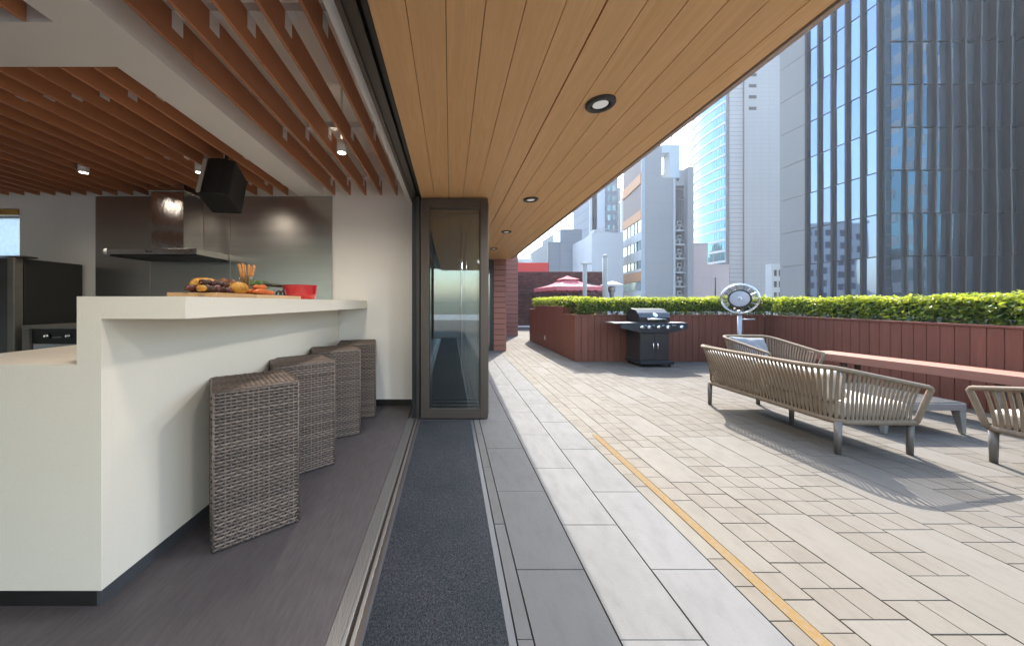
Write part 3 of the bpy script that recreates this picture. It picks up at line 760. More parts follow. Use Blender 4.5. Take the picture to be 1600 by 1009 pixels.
for k in range(9):
    c = Vector((rg.uniform(-1.2, -1.12), rg.uniform(2.04, 2.13), zt+rg.uniform(.02, .085)))
    Mx = Matrix.Translation(c) @ Matrix.Rotation(rg.uniform(0, 6), 4, 'Z') @ Matrix.Rotation(rg.uniform(-.8, .8), 4, 'X')
    obj('leaf', MB().add([(-.004, 0, 0), (.014, .012, .004), (.036, 0, 0), (.014, -.012, .004)], [(0, 1, 2), (0, 2, 3)], False, Mx), 'leaf', gs)
gl = (-1.255, 2.02, ZB+.021)
gt = thing('glass_tumbler', 'clear tumbler holding the breadsticks on the bar', 'tumbler', gl)
obj('glass', MB().lathe([(0, .004), (.033, .004), (.037, .12), (.039, .12), (.035, 0), (0, 0)], gl, 28), 'clear', gt)
obj('napkin', MB().lathe([(.010, .01), (.018, .06), (.024, .115)], (gl[0]+.009, gl[1]+.004, gl[2]), 9, None, False), M('white_napkin', (.75, .68, .64), .9), gt)
rg = random.Random(9)
for k in range(8):
    a = k*.785; b0 = Vector(gl)+Vector((.010*math.cos(a), .010*math.sin(a), .007)); e0 = Vector(gl)+Vector((.038*math.cos(a+.2), .055*math.sin(a+.2), .185+.006*rg.random()))
    tag(obj('breadstick', MB().tube([b0, (b0+e0)/2, e0], [.005, .0062, .0058], 8), 'stick'), 'golden breadstick standing in the glass tumbler', 'breadstick', 'breadsticks in the tumbler')
pp = (-1.195, 2.61, ZB)
pan = thing('red_pan', 'glossy red enamel saucepan with dark long handle on the ledge', 'saucepan', pp)
obj('body', MB().lathe([(0, 0), (.100, 0), (.112, .008), (.122, .05), (.128, .108), (.131, .112), (.127, .114), (.120, .105), (.114, .05), (.10, .012), (0, .010)], pp, 56), 'red', pan)
hp = [(pp[0]-.11, pp[1]-.08, ZB+.103), (pp[0]-.15, pp[1]-.17, ZB+.106), (pp[0]-.17, pp[1]-.30, ZB+.105), (pp[0]-.18, pp[1]-.40, ZB+.09)]
obj('handle', MB().tube(hp, [.012, .013, .014, .009], 12), M('pan_handle', (.05, .045, .04), .3, .5), pan)
kn = MB()
for s_ in (0, .045):
    kn.tube([(-1.12, 2.14+s_+.03*math.cos(a), ZB+.026+.026*math.sin(a)) for a in [i*PI/10 for i in range(11)]], .006, 8)
tag(obj('kitchen_scissors', kn, 'black'), 'black looped scissor handles standing at the end of the pale board', 'scissors')
# ------------------------------------------------------------------ planters
def plank_wall(par, p0, p1, z0, z1, w, mt='planter', th=.022):
    "upright planks from p0 to p1 in plan, outer face on that line"
    p0, p1 = Vector((*p0, 0)), Vector((*p1, 0)); d = (p1-p0); ln = d.length; d.normalize(); n = round(ln/w); w = ln/n
    nm = Vector((-d.y, d.x, 0)); ang = math.atan2(d.y, d.x); g = gloc(par)
    me = B(-w/2+.0028, w/2-.0028, 0, th, 0, z1-z0).mesh('plank', MT[mt])
    for i in range(n):
        c = p0+d*(w*(i+.5)); o = meshobj('plank', me, par, Vector((c.x, c.y, z0))-g, (0, 0, ang))
        b = o.modifiers.new('bevel', 'BEVEL'); b.width = .003; b.segments = 1
PA = (2.54, 6.68); PB = (6.40, 6.68); PC = (5.50, 1.4)
pb_ = thing('planter_box', 'long back planter of upright reddish planks behind the grill', 'planter', (4.4, 7.0, 0))
plank_wall(pb_, PA, PB, .004, .930, .135)
obj('cap_rail', B(PA[0]-.01, PB[0]+.05, PA[1]-.012, PA[1]+.05, .931, .957), 'planter', pb_, bev=.004)
obj('box_core', B(PA[0]+.05, 7.3, PA[1]+.024, 7.6, 0, .90), 'soil', pb_)
pl = thing('planter_box', 'left stepped planter side running away toward the umbrella', 'planter', (2.6, 8.6, 0))
plank_wall(pl, (2.54, 10.5), (2.54, 9.785), .004, .985, .135); plank_wall(pl, (2.54, 9.78), (2.54, 7.385), .004, 1.10, .135); plank_wall(pl, (2.54, 7.38), (2.54, 6.682), .004, .930, .135)
obj('cap_rail', B(2.53, 2.60, 7.38, 9.78, 1.101, 1.118), 'planter', pl, bev=.004)
obj('cap_rail', B(2.53, 2.60, 6.735, 7.378, .931, .955), 'planter', pl, bev=.004)
obj('cap_rail', B(2.53, 2.60, 9.783, 10.5, .986, 1.0), 'planter', pl, bev=.004)
obj('step_board', B(2.563, 3.2, 7.36, 7.384, .90, 1.10), 'planter', pl)
obj('box_core', B(2.564, 3.2, 7.61, 10.5, 0, .95), 'soil', pl)
lt = obj('wall_light', B(2.528, 2.5395, 8.70, 8.83, .20, .33), 'greymetal', pl, bev=.002)
obj('lens', B(2.525, 2.5275, 8.735, 8.80, .235, .295), 'lens', lt)
pr_ = thing('planter_box', 'right planter of upright reddish planks behind the long bench', 'planter', (6.1, 4, 0))
plank_wall(pr_, PB, PC, .004, .930, .1305)
dv = (Vector((*PC, 0))-Vector((*PB, 0))).normalized(); nv = Vector((-dv.y, dv.x, 0))      # nv points into the bed
if nv.x < 0: nv = -nv
def along(s, o): p = Vector((*PB, 0))+dv*s+nv*o; return (p.x, p.y)
LR = (Vector((*PC, 0))-Vector((*PB, 0))).length
obj('cap_rail', MB().prism([along(.0, -.012), along(LR, -.012), along(LR, .05), along(.0, .05)], .9315, .9575), 'planter', pr_, bev=.004)
obj('box_core', MB().prism([along(.1, .024), along(LR, .024), along(LR, .9), along(.1, .9)], 0, .90), 'soil', pr_)

def hedge(name, label, pos, L_, Wd, z0, z1, n, seed, yshare=.3):
    "leaves spread through a clipped box; pos(s, o) maps length and depth to plan"
    t = thing(name, label, 'hedge', (*pos(L_/2, Wd/2), z0))
    rg = random.Random(seed)
    from mathutils import noise as nz
    mats = ('leaf', 'leafnew'); mb = {k: MB() for k in mats}
    for i in range(n):
        s = rg.uniform(0, L_); u = rg.random()
        x0, y0 = pos(s, 0)
        hz = z1+.035*nz.noise(Vector((x0*1.7, y0*1.7, seed)))+.035*nz.noise(Vector((x0*5, y0*5, 3)))
        if u < .40: o = rg.uniform(-.02, .09)**1 if True else 0; z = rg.uniform(z0+.01, hz)                       # front skin
        elif u < .80: o = rg.uniform(0, Wd); z = hz-abs(rg.gauss(0, .035))                 # top skin
        else: o = rg.uniform(.03, Wd); z = rg.uniform(z0, hz)
        fb = .035*nz.noise(Vector((x0*5, y0*5, z*5+seed)))
        o += fb+(.05 if z < z0+.07 else 0)
        if z < z0+.10 and rg.random() < .35: continue
        x, y = pos(s, o); ln = rg.uniform(.040, .070); w = ln*.27
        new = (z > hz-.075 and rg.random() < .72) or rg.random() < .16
        M_ = Matrix.Translation((x, y, z)) @ Matrix.Rotation(rg.uniform(0, 2*PI), 4, 'Z') @ Matrix.Rotation(rg.gauss(-.25, .55), 4, 'X') @ Matrix.Rotation(rg.gauss(0, .5), 4, 'Y')
        mb[mats[new]].add([(0, 0, 0), (w, ln*.5, .006), (0, ln, -.004), (-w, ln*.5, .006), (0, ln*.5, -.002)], [(0, 1, 4), (1, 2, 4), (2, 3, 4), (3, 0, 4)], False, M_)
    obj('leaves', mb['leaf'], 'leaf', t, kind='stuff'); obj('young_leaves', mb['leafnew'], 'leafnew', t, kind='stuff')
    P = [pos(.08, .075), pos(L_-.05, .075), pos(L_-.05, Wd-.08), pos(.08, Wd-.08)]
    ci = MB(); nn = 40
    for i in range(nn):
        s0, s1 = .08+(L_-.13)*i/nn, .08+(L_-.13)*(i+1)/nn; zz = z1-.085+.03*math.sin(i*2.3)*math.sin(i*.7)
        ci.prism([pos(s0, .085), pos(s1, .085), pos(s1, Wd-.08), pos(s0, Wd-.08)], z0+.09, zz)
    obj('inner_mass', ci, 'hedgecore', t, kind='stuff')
    tw = MB()
    for i in range(int(L_*26)):
        s = rg.uniform(0, L_); o = rg.uniform(.06, Wd*.8); x, y = pos(s, o); dx, dy = rg.uniform(-.1, .1), rg.uniform(-.1, .1)
        tw.tube([(x, y, z0-.04), (x+dx*.4, y+dy*.4, z0+.15), (x+dx, y+dy, z1-.05)], [.006, .005, .002], 5)
    obj('stems', tw, 'twig', t, kind='stuff')
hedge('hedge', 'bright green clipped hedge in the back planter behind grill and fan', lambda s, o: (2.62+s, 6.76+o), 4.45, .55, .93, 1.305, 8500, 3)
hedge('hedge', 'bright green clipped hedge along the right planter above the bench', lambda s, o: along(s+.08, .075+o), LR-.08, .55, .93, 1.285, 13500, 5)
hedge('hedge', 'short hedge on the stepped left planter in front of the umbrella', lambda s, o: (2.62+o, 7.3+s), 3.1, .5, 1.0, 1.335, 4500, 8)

# long bench
bn = thing('long_bench', 'long pinkish wooden bench slab in front of the right planter', 'bench', (5.3, 3.6, 0))
b0, b1 = Vector((5.03, 4.62, 0)), Vector((5.36, 2.2, 0)); bd_ = (b1-b0).normalized(); bnv = Vector((-bd_.y, bd_.x, 0))
if bnv.x < 0: bnv = -bnv
def bp(s, o): p = b0+bd_*s+bnv*o; return (p.x, p.y)
for k, (a, c) in enumerate(((0, .188), (.190, .378))):
    obj('slab', MB().prism([bp(0, a), bp(2.44, a), bp(2.44, c), bp(0, c)], .425, .52), 'bench', bn, bev=.005)
for s in (.35, 1.5, 2.3):
    for o in (.08, .30):
        x, y = bp(s, o); obj('leg', MB().tube([(x, y, .003), (x+.02, y+.03, .425)], [.022, .03], 10), 'legmetal', bn)

# ------------------------------------------------------------------ barbecue grill
bq = thing('gas_grill', 'black gas barbecue with closed lid, knobs and cabinet before the planter', 'grill', (3.8, 6.35, 0))
X0, X1, YF, YB = 3.56, 4.10, 6.14, 6.60
obj('base_tray', B(X0-.03, X1+.06, YF-.06, YB+.02, .055, .115), 'bbqblue', bq, bev=.008)
for x in (X0+.02, X1-.0):
    for y in (YF-.01, YB-.03): obj('caster', MB().tube([(x-.012, y, .027), (x+.012, y, .027)], .026, 14).box(x-.018, x+.018, y-.015, y+.015, .04, .056), 'black', bq)
obj('cabinet', B(X0, X1, YF+.014, YB, .116, .63), 'bbqpanel', bq, bev=.003)
xm = (X0+X1)/2
for a, b, hx in ((X0+.004, xm-.002, xm-.042), (xm+.002, X1-.004, xm+.042)):
    d = obj('door', B(a, b, YF, YF+.013, .13, .615), 'bbqpanel', bq, bev=.003)
    hb = MB(); hb.tube([(hx, YF-.002, .30), (hx, YF-.030, .325), (hx, YF-.036, .38), (hx, YF-.030, .435), (hx, YF-.002, .46)], .009, 10)
    obj('handle', hb, 'chromep', d)
# control panel with slanted ends
cp = MB().prism([(3.16, .735), (3.185, .83), (4.40, .83), (4.42, .735), (4.37, .705), (4.12, .65), (3.52, .65), (3.21, .715)], 0, .05, Matrix(((1, 0, 0, 0), (0, 0, -1, YF-.02), (0, 1, 0, 0), (0, 0, 0, 1))))
pn = obj('control_panel', cp, 'bbqblue', bq, bev=.006)
for kx in (3.555, 3.685, 3.86, 4.03, 4.28):
    kb = obj('knob', MB().tube([(kx, YF-.071, .742), (kx, YF-.084, .742), (kx, YF-.086, .742), (kx, YF-.108, .742)], [.040, .040, .027, .024], 20), 'chromep', pn)
    obj('knob_grip', B(kx-.005, kx+.005, YF-.118, YF-.1085, .72, .765), 'bbqpanel', kb)
mk = MB()
for kx in (3.62, 3.77, 3.945, 4.13, 4.16):
    for q_ in range(3): mk.box(kx-.018+q_*.014, kx-.008+q_*.014, YF-.0715, YF-.0705, .775+.004*(q_ % 2), .787)
obj('printed_marks', mk, 'lens', pn)
obj('side_shelf', B(3.08, X0-.015, YF+.02, YB-.03, .80, .828), 'alu', bq, bev=.006)
obj('side_shelf', B(X1+.015, 4.44, YF+.02, YB-.03, .80, .828), 'alu', bq, bev=.006)
obj('fire_box', B(X0-.005, X1+.01, YF+.02, YB, .631, .83), 'bbq', bq, bev=.004)
prof = [(YF-.005, .832), (YF-.01, .93), (YF+.05, 1.01), (YF+.15, 1.075), (YF+.28, 1.095), (YF+.40, 1.075), (YB, 1.0), (YB, .832)]
Ml = Matrix(((0, 0, 1, 0), (1, 0, 0, 0), (0, 1, 0, 0), (0, 0, 0, 1)))
lid = obj('lid', MB().prism(prof, X0-.02, X1+.02, Ml), 'bbq', bq, bev=.012, seg=3)
lh = MB().tube([(X0+.10, YF-.055, .895), (X1-.10, YF-.055, .895)], .017, 12); lh.tube([(X0+.13, YF-.055, .895), (X0+.13, YF-.005, .895)], .008, 8); lh.tube([(X1-.13, YF-.055, .895), (X1-.13, YF-.005, .895)], .008, 8)
obj('lid_handle', lh, 'chromep', lid)
nv_ = Vector((0, -.8, .6)); tg = MB().lathe([(0, .008), (.030, .007), (.040, .002), (.044, 0)], (0, 0, 0), 24, Matrix.Translation((xm+.02, YF+.015, .975)) @ Vector((0, 0, 1)).rotation_difference(nv_).to_matrix().to_4x4())
obj('thermometer', tg, 'chromep', lid)

# ------------------------------------------------------------------ round fan heater on a pole
FX, FY = 5.21, 5.90
fn = thing('pedestal_fan', 'round clear rimmed patio fan on a grey pole behind the armchair', 'patio fan', (FX, FY, 0))
obj('base', MB().lathe([(0, .06), (.06, .06), (.24, .03), (.26, 0), (0, 0)], (FX, FY, 0), 36), 'greymetal', fn)
obj('pole', MB().tube([(FX, FY, .05), (FX, FY, .98)], .034, 18), 'greymetal', fn)
obj('neck', MB().tube([(FX, FY, .98), (FX+.02, FY+.03, 1.06)], [.045, .03], 16), 'greymetal', fn)
obj('lever', MB().tube([(FX+.02, FY-.02, .90), (FX+.22, FY-.06, .905)], .012, 10), 'greymetal', fn)
nf = Vector((-.66, -.75, -.02)).normalized()
Mf = Matrix.Translation((FX, FY, 1.275)) @ nf.to_track_quat('Z', 'Y').to_matrix().to_4x4()
obj('rim', MB().torus(.262, .013, (0, 0, .02), 64, 10, Mf).torus(.245, .006, (0, 0, .045), 64, 8, Mf), 'chromep', fn)
obj('clear_ring', MB().lathe([(.165, .02), (.255, .03)], (0, 0, 0), 64, Mf), glassmat('fan_ring_glass', (.58, .61, .62), 2.0), fn)
vn = MB()
for k in range(14):
    a = 2*PI*k/14; vn.box(.168, .250, -.0035, .0035, -.012, .016, Mf @ Matrix.Rotation(a, 4, 'Z') @ Matrix.Rotation(R(25), 4, 'X'))
obj('vanes', vn, 'tablemetal', fn)
obj('dark_ring', MB().torus(.152, .016, (0, 0, .035), 64, 10, Mf), 'bbqpanel', fn)
dk = [(0, .058)]
for i in range(12):
    r0 = .02+.0105*i; dk += [(r0, .058-.018*(i/12)**2), (r0+.005, .0545-.018*(i/12)**2)]
dk += [(.146, .036), (.146, -.04), (0, -.06)]
obj('hub_disc', MB().lathe(dk, (0, 0, 0), 64, Mf), M('pale_grey_plastic', (.42, .43, .46), .45), fn)
obj('badge', MB().lathe([(0, .0625), (.030, .0625), (.031, .058)], (0, 0, 0), 28, Mf), 'whitepaint', fn)
bl = MB()
for i in range(3):
    for j in range(3): bl.box(-.0155+.0108*i, -.0155+.0108*i+.0085, -.0155+.0108*j, -.0155+.0108*j+.0085, .0628, .0636, Mf)
obj('badge_squares', bl, M('badge_blue', (.05, .08, .25), .4), fn)

# ------------------------------------------------------------------ rope lounge furniture
def rounded_u(wx, yf, yb, r, zf, zb, n=120):
    pts = []
    def add(x, y): pts.append((x, y))
    for i in range(20): add(-wx, -yf+(yb-r+yf)*i/20)
    for i in range(12): a = PI/2*i/12; add(-wx+r-r*math.cos(a), yb-r+r*math.sin(a))
    for i in range(20): add(-wx+r+(2*wx-2*r)*i/20, yb)
    for i in range(12): a = PI/2*i/12; add(wx-r+r*math.sin(a), yb-r+r*math.cos(a))
    for i in range(21): add(wx, yb-r-(yb-r+yf)*i/20)
    P = []
    for x, y in pts:
        u = min(1, max(0, (y+yf)/(yb-r*.4+yf))); P.append(Vector((x, y, zf+(zb-zf)*u)))
    ds = [0]
    for a, b in zip(P, P[1:]): ds.append(ds[-1]+(b-a).length)
    def at(t):
        s = t*ds[-1]
        for i in range(len(ds)-1):
            if s <= ds[i+1]: return P[i].lerp(P[i+1], (s-ds[i])/(ds[i+1]-ds[i]+1e-9))
        return P[-1].copy()
    return at, ds[-1]
def lounge(label, cat, Wd, D, cushions, group, pillow=False):
    t = thing('rope_sofa' if Wd > 1 else 'rope_armchair', label, cat, (0, 0, 0), group)
    top, lt_ = rounded_u(Wd/2+.055, D, .15, .22, .552, .69); rail, lr_ = rounded_u(Wd/2+.015, D-.03, .02, .10, .262, .262)
    n = 90; tp = [top(i/n) for i in range(n+1)]
    e0, e1 = rail(0), rail(1)
    def post(a, b):
        f = Vector((0, -1, 0)); d = (b-a).normalized(); return [a+f*.018+Vector((0, 0, -.002)), a+f*.034+Vector((0, 0, -.010)), a+f*.043+Vector((0, 0, -.026)), a+f*.045+d*.045, a.lerp(b, .5)+f*.032, b+f*.020-d*.03, b+f*.010]
    path = post(tp[0], e0)[::-1]+tp+post(tp[-1], e1)
    obj('top_rail', MB().tube(path, .0185, 10), 'rope', t)
    rp = [rail(i/60) for i in range(61)]
    obj('seat_rail', MB().tube(rp+[rp[0]], .022, 8), 'rope', t)
    ns = int(lt_/.036); me = None; rg = random.Random(int(Wd*100))
    for i in range(1, ns):
        u = (i+.15)/ns; a = top(u); lean = .0; b = rail(min(1, max(0, u+lean)))
        d = (a-b); ln = d.length; d.normalize()
        tg_ = (top(min(1, u+.01))-top(u-.01)).normalized(); nrm = tg_.cross(d).normalized(); tg2 = d.cross(nrm).normalized()
        mid = (a+b)/2; w, th = .0095, .0026
        m = MB(); vs = []
        for k in range(5):
            f = k/4; c = b.lerp(a, f)+nrm*(.012*math.sin(PI*f))
            for sx, sn in ((-1, -1), (1, -1), (1, 1), (-1, 1)): vs.append(c+tg2*w*sx+nrm*th*sn)
        fs = [(k*4+q, k*4+(q+1) % 4, (k+1)*4+(q+1) % 4, (k+1)*4+q) for k in range(4) for q in range(4)]
        m.add(vs, fs, False); obj('strap', m, 'rope', t)
    for x in (-1, 1):
        for y in (-D+.03, .0):
            obj('leg', MB().tube([(x*(Wd/2-.01), y, .004), (x*(Wd/2-.01), y, .262)], [.019, .024], 14), 'legmetal', t)
    if Wd > 1: obj('leg', MB().tube([(0, -.30, .004), (0, -.30, .25)], [.018, .022], 14), 'legmetal', t)
    obj('seat_base', B(-Wd/2+.005, Wd/2-.005, -D+.04, .0, .245, .272), 'legmetal', t, bev=.006)
    k = cushions; cw = (Wd-.02)/k
    for i in range(k):
        xa = -Wd/2+.01+cw*i
        obj('seat_cushion', B(xa+.004, xa+cw-.004, -D+.0, -.02, .275, .405), 'cushion', t, bev=.045, seg=4)
        if not pillow:
            Mb = Matrix.Translation((xa+cw/2, -.03, .42)) @ Matrix.Rotation(R(-14), 4, 'X')
            obj('back_cushion', MB().box(-cw/2+.012, cw/2-.012, -.09, .06, -.01, .235, Mb), 'cushion', t, bev=.04, seg=4)
    if pillow:
        Mb = Matrix.Translation((-.03, -.06, .50)) @ Matrix.Rotation(R(-24), 4, 'X') @ Matrix.Rotation(R(3), 4, 'Y')
        cu = MB(); ns_ = 14; vs = []
        for sgn in (-1, 1):
            for i in range(ns_+1):
                for j in range(ns_+1):
                    x, z = -1+2*i/ns_, -1+2*j/ns_
                    puff = max(0, (1-x**4)*(1-z**4))**.6
                    pin = 1-.05*(1-abs(x))*abs(z)**6-.05*(1-abs(z))*abs(x)**6
                    wr = .006*math.sin(7*x+5*z)+.005*math.sin(13*z-6*x+1)
                    vs.append((x*.255*pin, sgn*(.012+.062*puff+wr*puff), z*.195*pin))
        n2 = (ns_+1)**2; fs = []
        for s_ in range(2):
            for i in range(ns_):
                for j in range(ns_):
                    q = s_*n2+i*(ns_+1)+j; f = (q, q+1, q+ns_+2, q+ns_+1); fs.append(f if s_ else f[::-1])
        for i in range(ns_):
            for (a, b) in ((i, i+1), (ns_*(ns_+1)+i+1, ns_*(ns_+1)+i), ((i+1)*(ns_+1), i*(ns_+1)), (i*(ns_+1)+ns_, (i+1)*(ns_+1)+ns_)):
                fs.append((a, b, b+n2, a+n2))
        cu.add(vs, fs, True, Mb); obj('pillow', cu, 'greycush', t)
    return t
GP = 'taupe rope lounge seats on the terrace'
sofa = lounge('taupe rope sofa with its strapped back toward the camera', 'sofa', 1.30, .60, 2, GP)
sofa.location = (3.07, 3.235, 0); sofa.rotation_euler = (0, 0, R(90))
arm = lounge('taupe rope armchair with a grey pillow behind the sofa', 'armchair', .62, .62, 1, GP, True)
arm.location = (4.46, 4.90, 0); arm.rotation_euler = (0, 0, R(2))
arm2 = lounge('taupe rope armchair cut off at the right edge of the view', 'armchair', .62, .60, 1, GP)
arm2.location = (4.36, 1.88, 0); arm2.rotation_euler = (0, 0, R(178))
# coffee table
tb = thing('coffee_table', 'low grey metal coffee table with dark glass top beyond the sofa', 'coffee table', (4.33, 3.36, 0))
x0, x1, ya, yb = 3.955, 4.705, 2.985, 3.74
obj('top', B(x0+.012, x1-.012, ya+.012, yb-.012, .283, .291), 'tabletop', tb, bev=.002)
fr = MB().box(x0, x1, ya, ya+.035, .218, .282).box(x0, x1, yb-.035, yb, .218, .282).box(x0, x0+.035, ya+.0355, yb-.0355, .218, .282).box(x1-.035, x1, ya+.0355, yb-.0355, .218, .282)
obj('frame', fr, 'tablemetal', tb, bev=.004)
for x, sx in ((x0, 1), (x1, -1)):
    for y, sy in ((ya, 1), (yb, -1)):
        a, b_ = .062, .03
        m = MB().add([(x, y, .003), (x+sx*b_, y, .003), (x+sx*b_, y+sy*b_, .003), (x, y+sy*b_, .003), (x, y, .2175), (x+sx*a, y, .2175), (x+sx*a, y+sy*a, .2175), (x, y+sy*a, .2175)],
                     [(0, 3, 2, 1), (4, 5, 6, 7), (0, 1, 5, 4), (1, 2, 6, 5), (2, 3, 7, 6), (3, 0, 4, 7)])
        obj('leg', m, 'tablemetal', tb, bev=.005)

# ------------------------------------------------------------------ far end of the terrace
bk = thing('brick_wall', 'dark red brick wall with raised bricks at the end of the terrace', 'brick wall', (5.2, 16.6, 0))
obj('core', B(2.47, 7.72, 16.55, 16.9, 0, 2.70), 'mortar', bk)
bm_ = MB(); rg = random.Random(4); z = .012; r_ = 0
while z < 2.66:
    x = 2.48-(.115 if r_ % 2 else 0)
    while x < 7.7:
        xa, xb = max(x, 2.48), min(x+.218, 7.71)
        if xb-xa > .03:
            k = int((x-2.3)/.23); pr = (k+r_) % 3 == 0 or (k-r_) % 5 == 0
            bm_.box(xa, xb, 16.55-(.055 if pr else .012)-rg.uniform(0, .006), 16.549, z, z+.063)
        x += .23
    z += .075; r_ += 1
obj('bricks', bm_, 'brick', bk, kind='stuff')
obj('coping', B(2.44, 7.75, 16.48, 16.95, 2.702, 2.76), 'brick', bk)
struct('threshold_strip', B(2.47, 7.7, 16.2, 16.48, -.004, .05), 'whitepaint')
rp_ = thing('red_parapet', 'bright red panel parapet above the left of the brick wall', 'parapet', (5.0, 19.8, 2.6))
obj('panel', B(3.9, 5.05, 19.75, 19.85, 2.4, 3.62), M('red_panel', (.55, .045, .035), .5, var=.04), rp_, bev=.004); obj('panel', B(5.06, 5.92, 19.75, 19.85, 2.4, 3.62), bpy.data.materials['red_panel'], rp_, bev=.004)
obj('sill', B(3.9, 5.95, 19.7, 19.9, 2.2, 2.395), 'whitepaint', rp_)
struct('far_roof_deck', B(-2, 30, 17.41, 24, -.5, -.02), 'tileB')
# umbrella
UX, UY = 5.30, 14.8
um = thing('patio_umbrella', 'faded red two tier patio umbrella with scalloped valance behind the hedge', 'umbrella', (UX, UY, 0))
obj('pole', MB().tube([(UX, UY, .02), (UX, UY, 2.40)], .025, 12), 'greymetal', um)
def square_canopy(h0, h1, z0, z1, sag=.06, n=10, mat='canopy'):
    m = MB()
    for s_ in range(4):
        vs = []; fs = []
        for i in range(n+1):
            u = i/n; hw = h0+(h1-h0)*u; z = z0+(z1-z0)*u-sag*math.sin(PI*u)
            for j in range(n+1):
                v = -1+2*j/n; vs.append((hw*v, -hw, z-.02*(1-abs(v))*math.sin(PI*u)))
        for i in range(n):
            for j in range(n): q = i*(n+1)+j; fs.append((q, q+n+1, q+n+2, q+1))
        m.add(vs, fs, True, Matrix.Translation((UX, UY, 0)) @ Matrix.Rotation(R(9)+s_*PI/2, 4, 'Z'))
    return m
obj('canopy', square_canopy(.26, 1.12, 2.20, 1.88), 'canopy', um)
obj('top_tier', square_canopy(.02, .37, 2.42, 2.25, .02), 'canopy', um)
va = MB()
for s_ in range(4):
    vs = []; fs = []; n = 84
    for j in range(n+1):
        v = -1+2*j/n; vs += [(1.12*v, -1.122, 1.882), (1.12*v, -1.135, 1.735-.035*abs(math.sin(v*PI*3.5)))]
    for j in range(n): q = j*2; fs.append((q, q+1, q+3, q+2))
    va.add(vs, fs, True, Matrix.Translation((UX, UY, 0)) @ Matrix.Rotation(R(9)+s_*PI/2, 4, 'Z'))
obj('valance', va, 'canopy', um)
vt = MB()
for s_ in range(4): vt.add([(-.28, -.28, 2.14), (.28, -.28, 2.14), (.27, -.27, 2.25), (-.27, -.27, 2.25)], [(0, 1, 2, 3)], False, Matrix.Translation((UX, UY, 0)) @ Matrix.Rotation(R(9)+s_*PI/2, 4, 'Z'))
obj('vent_band', vt, M('vent_mesh', (.50, .16, .22), .9), um)
for k in range(8):
    a = R(9)+k*PI/4+PI/4; r1 = 1.12*(1.414 if k % 2 == 0 else 1)
    obj('rib', MB().tube([(UX+.05*math.cos(a), UY+.05*math.sin(a), 2.2), (UX+r1*math.cos(a), UY+r1*math.sin(a), 1.865)], .010, 6), 'greymetal', um)
# poles and heater
def post(x, y, h, r, label):
    t = thing('beige_post', label, 'post', (x, y, 0), 'beige posts behind the hedge')
    obj('shaft', MB().tube([(x, y, 0), (x, y, h)], r, 18), 'pole', t); obj('cap', MB().lathe([(r*1.05, 0), (r*1.05, .03), (r*.7, .07), (0, .085)], (x, y, h), 18), 'pole', t)
    return t
p1 = post(4.60, 11.2, 2.50, .070, 'shorter beige post behind the hedge with a small bracket on top')
obj('bracket', B(4.48, 4.82, 11.15, 11.25, 2.52, 2.56), 'greymetal', p1)
post(5.20, 11.0, 2.74, .085, 'taller thicker beige post behind the hedge left of the heater')
HX, HY = 6.90, 14.0
ph_ = thing('patio_heater', 'white mushroom patio heater rising above the hedge', 'patio heater', (HX, HY, 0))
obj('base', MB().lathe([(0, .75), (.20, .70), (.23, .05), (.25, 0), (0, 0)], (HX, HY, 0), 28), 'greymetal', ph_)
obj('stem', MB().tube([(HX, HY, .7), (HX, HY, 1.45)], .03, 12), 'alu', ph_)
obj('burner', MB().lathe([(0, 0), (.07, .0), (.09, .12), (.09, .2), (.13, .24), (.15, .42), (.12, .48), (0, .5)], (HX, HY, 1.42), 24), 'alu', ph_)
obj('reflector', MB().lathe([(.0, .14), (.12, .12), (.30, .05), (.45, -.01), (.45, -.025), (.3, .03), (0, .10)], (HX, HY, 1.97), 40), 'whitepaint', ph_)
# ------------------------------------------------------------------ city
G = -14
def tower(name, label, loc): return thing(name, label, 'building', (*loc, G))
tg1 = facade_glass('tower_glass', (.19, .265, .39), .86, .025, .04, .35, .10)
tg2 = facade_glass('tower_glass_dark', (.22, .27, .31), .80, .03, .05, .5, .18)
mull = M('dark_mullion', (.018, .018, .019), .5, 0, spec=.25)
finm = M('grey_brown_fin', (.042, .036, .033), .5, 0, spec=.3, var=.05, scale=2)
slabm = gridmat('grey_slab_panel', (.165, .165, .162), (.10, .10, .10), 50, 50, 'Y', .001)
# right glass tower
rt = tower('glass_tower', 'dark finned glass office tower filling the right of the skyline', (45, 34))
FXF = 38.5; FH = 3.80; ZF = 5.33
floors = [ZF+FH*k for k in range(-5, 12)]
obj('core', B(38.72, 66, 29.25, 38.19, G, floors[-1]+FH), mull, rt)
# end slab of stone panels
for z in floors:
    obj('stone_panel', B(38.42, 38.71, 35.36, 38.2, z-FH+.025, z-.025), slabm, rt)
# west face: five glass bays
bw_ = (35.30-29.35)/5; rg = random.Random(2)
panes_far = MB()
for k, z in enumerate(floors):
    for j in range(5):
        ya, yb = 29.35+bw_*j+.10, 29.35+bw_*(j+1)-.10
        tx = rg.uniform(-.012, .012); ty = rg.uniform(-.008, .008)
        m = MB().add([(FXF+.02+tx+ty, ya, z-FH+.05), (FXF+.02+tx-ty, yb, z-FH+.05), (FXF+.02-tx-ty, yb, z-.05), (FXF+.02-tx+ty, ya, z-.05),
                      (FXF+.15, ya, z-FH+.05), (FXF+.15, yb, z-FH+.05), (FXF+.15, yb, z-.05), (FXF+.15, ya, z-.05)], [(0, 3, 2, 1), (4, 5, 6, 7), (0, 1, 5, 4), (1, 2, 6, 5), (2, 3, 7, 6), (3, 0, 4, 7)])
        if -3.5 < z-FH < 36: obj('pane', m, tg1, rt)
        else: panes_far.add(m.v, m.f)
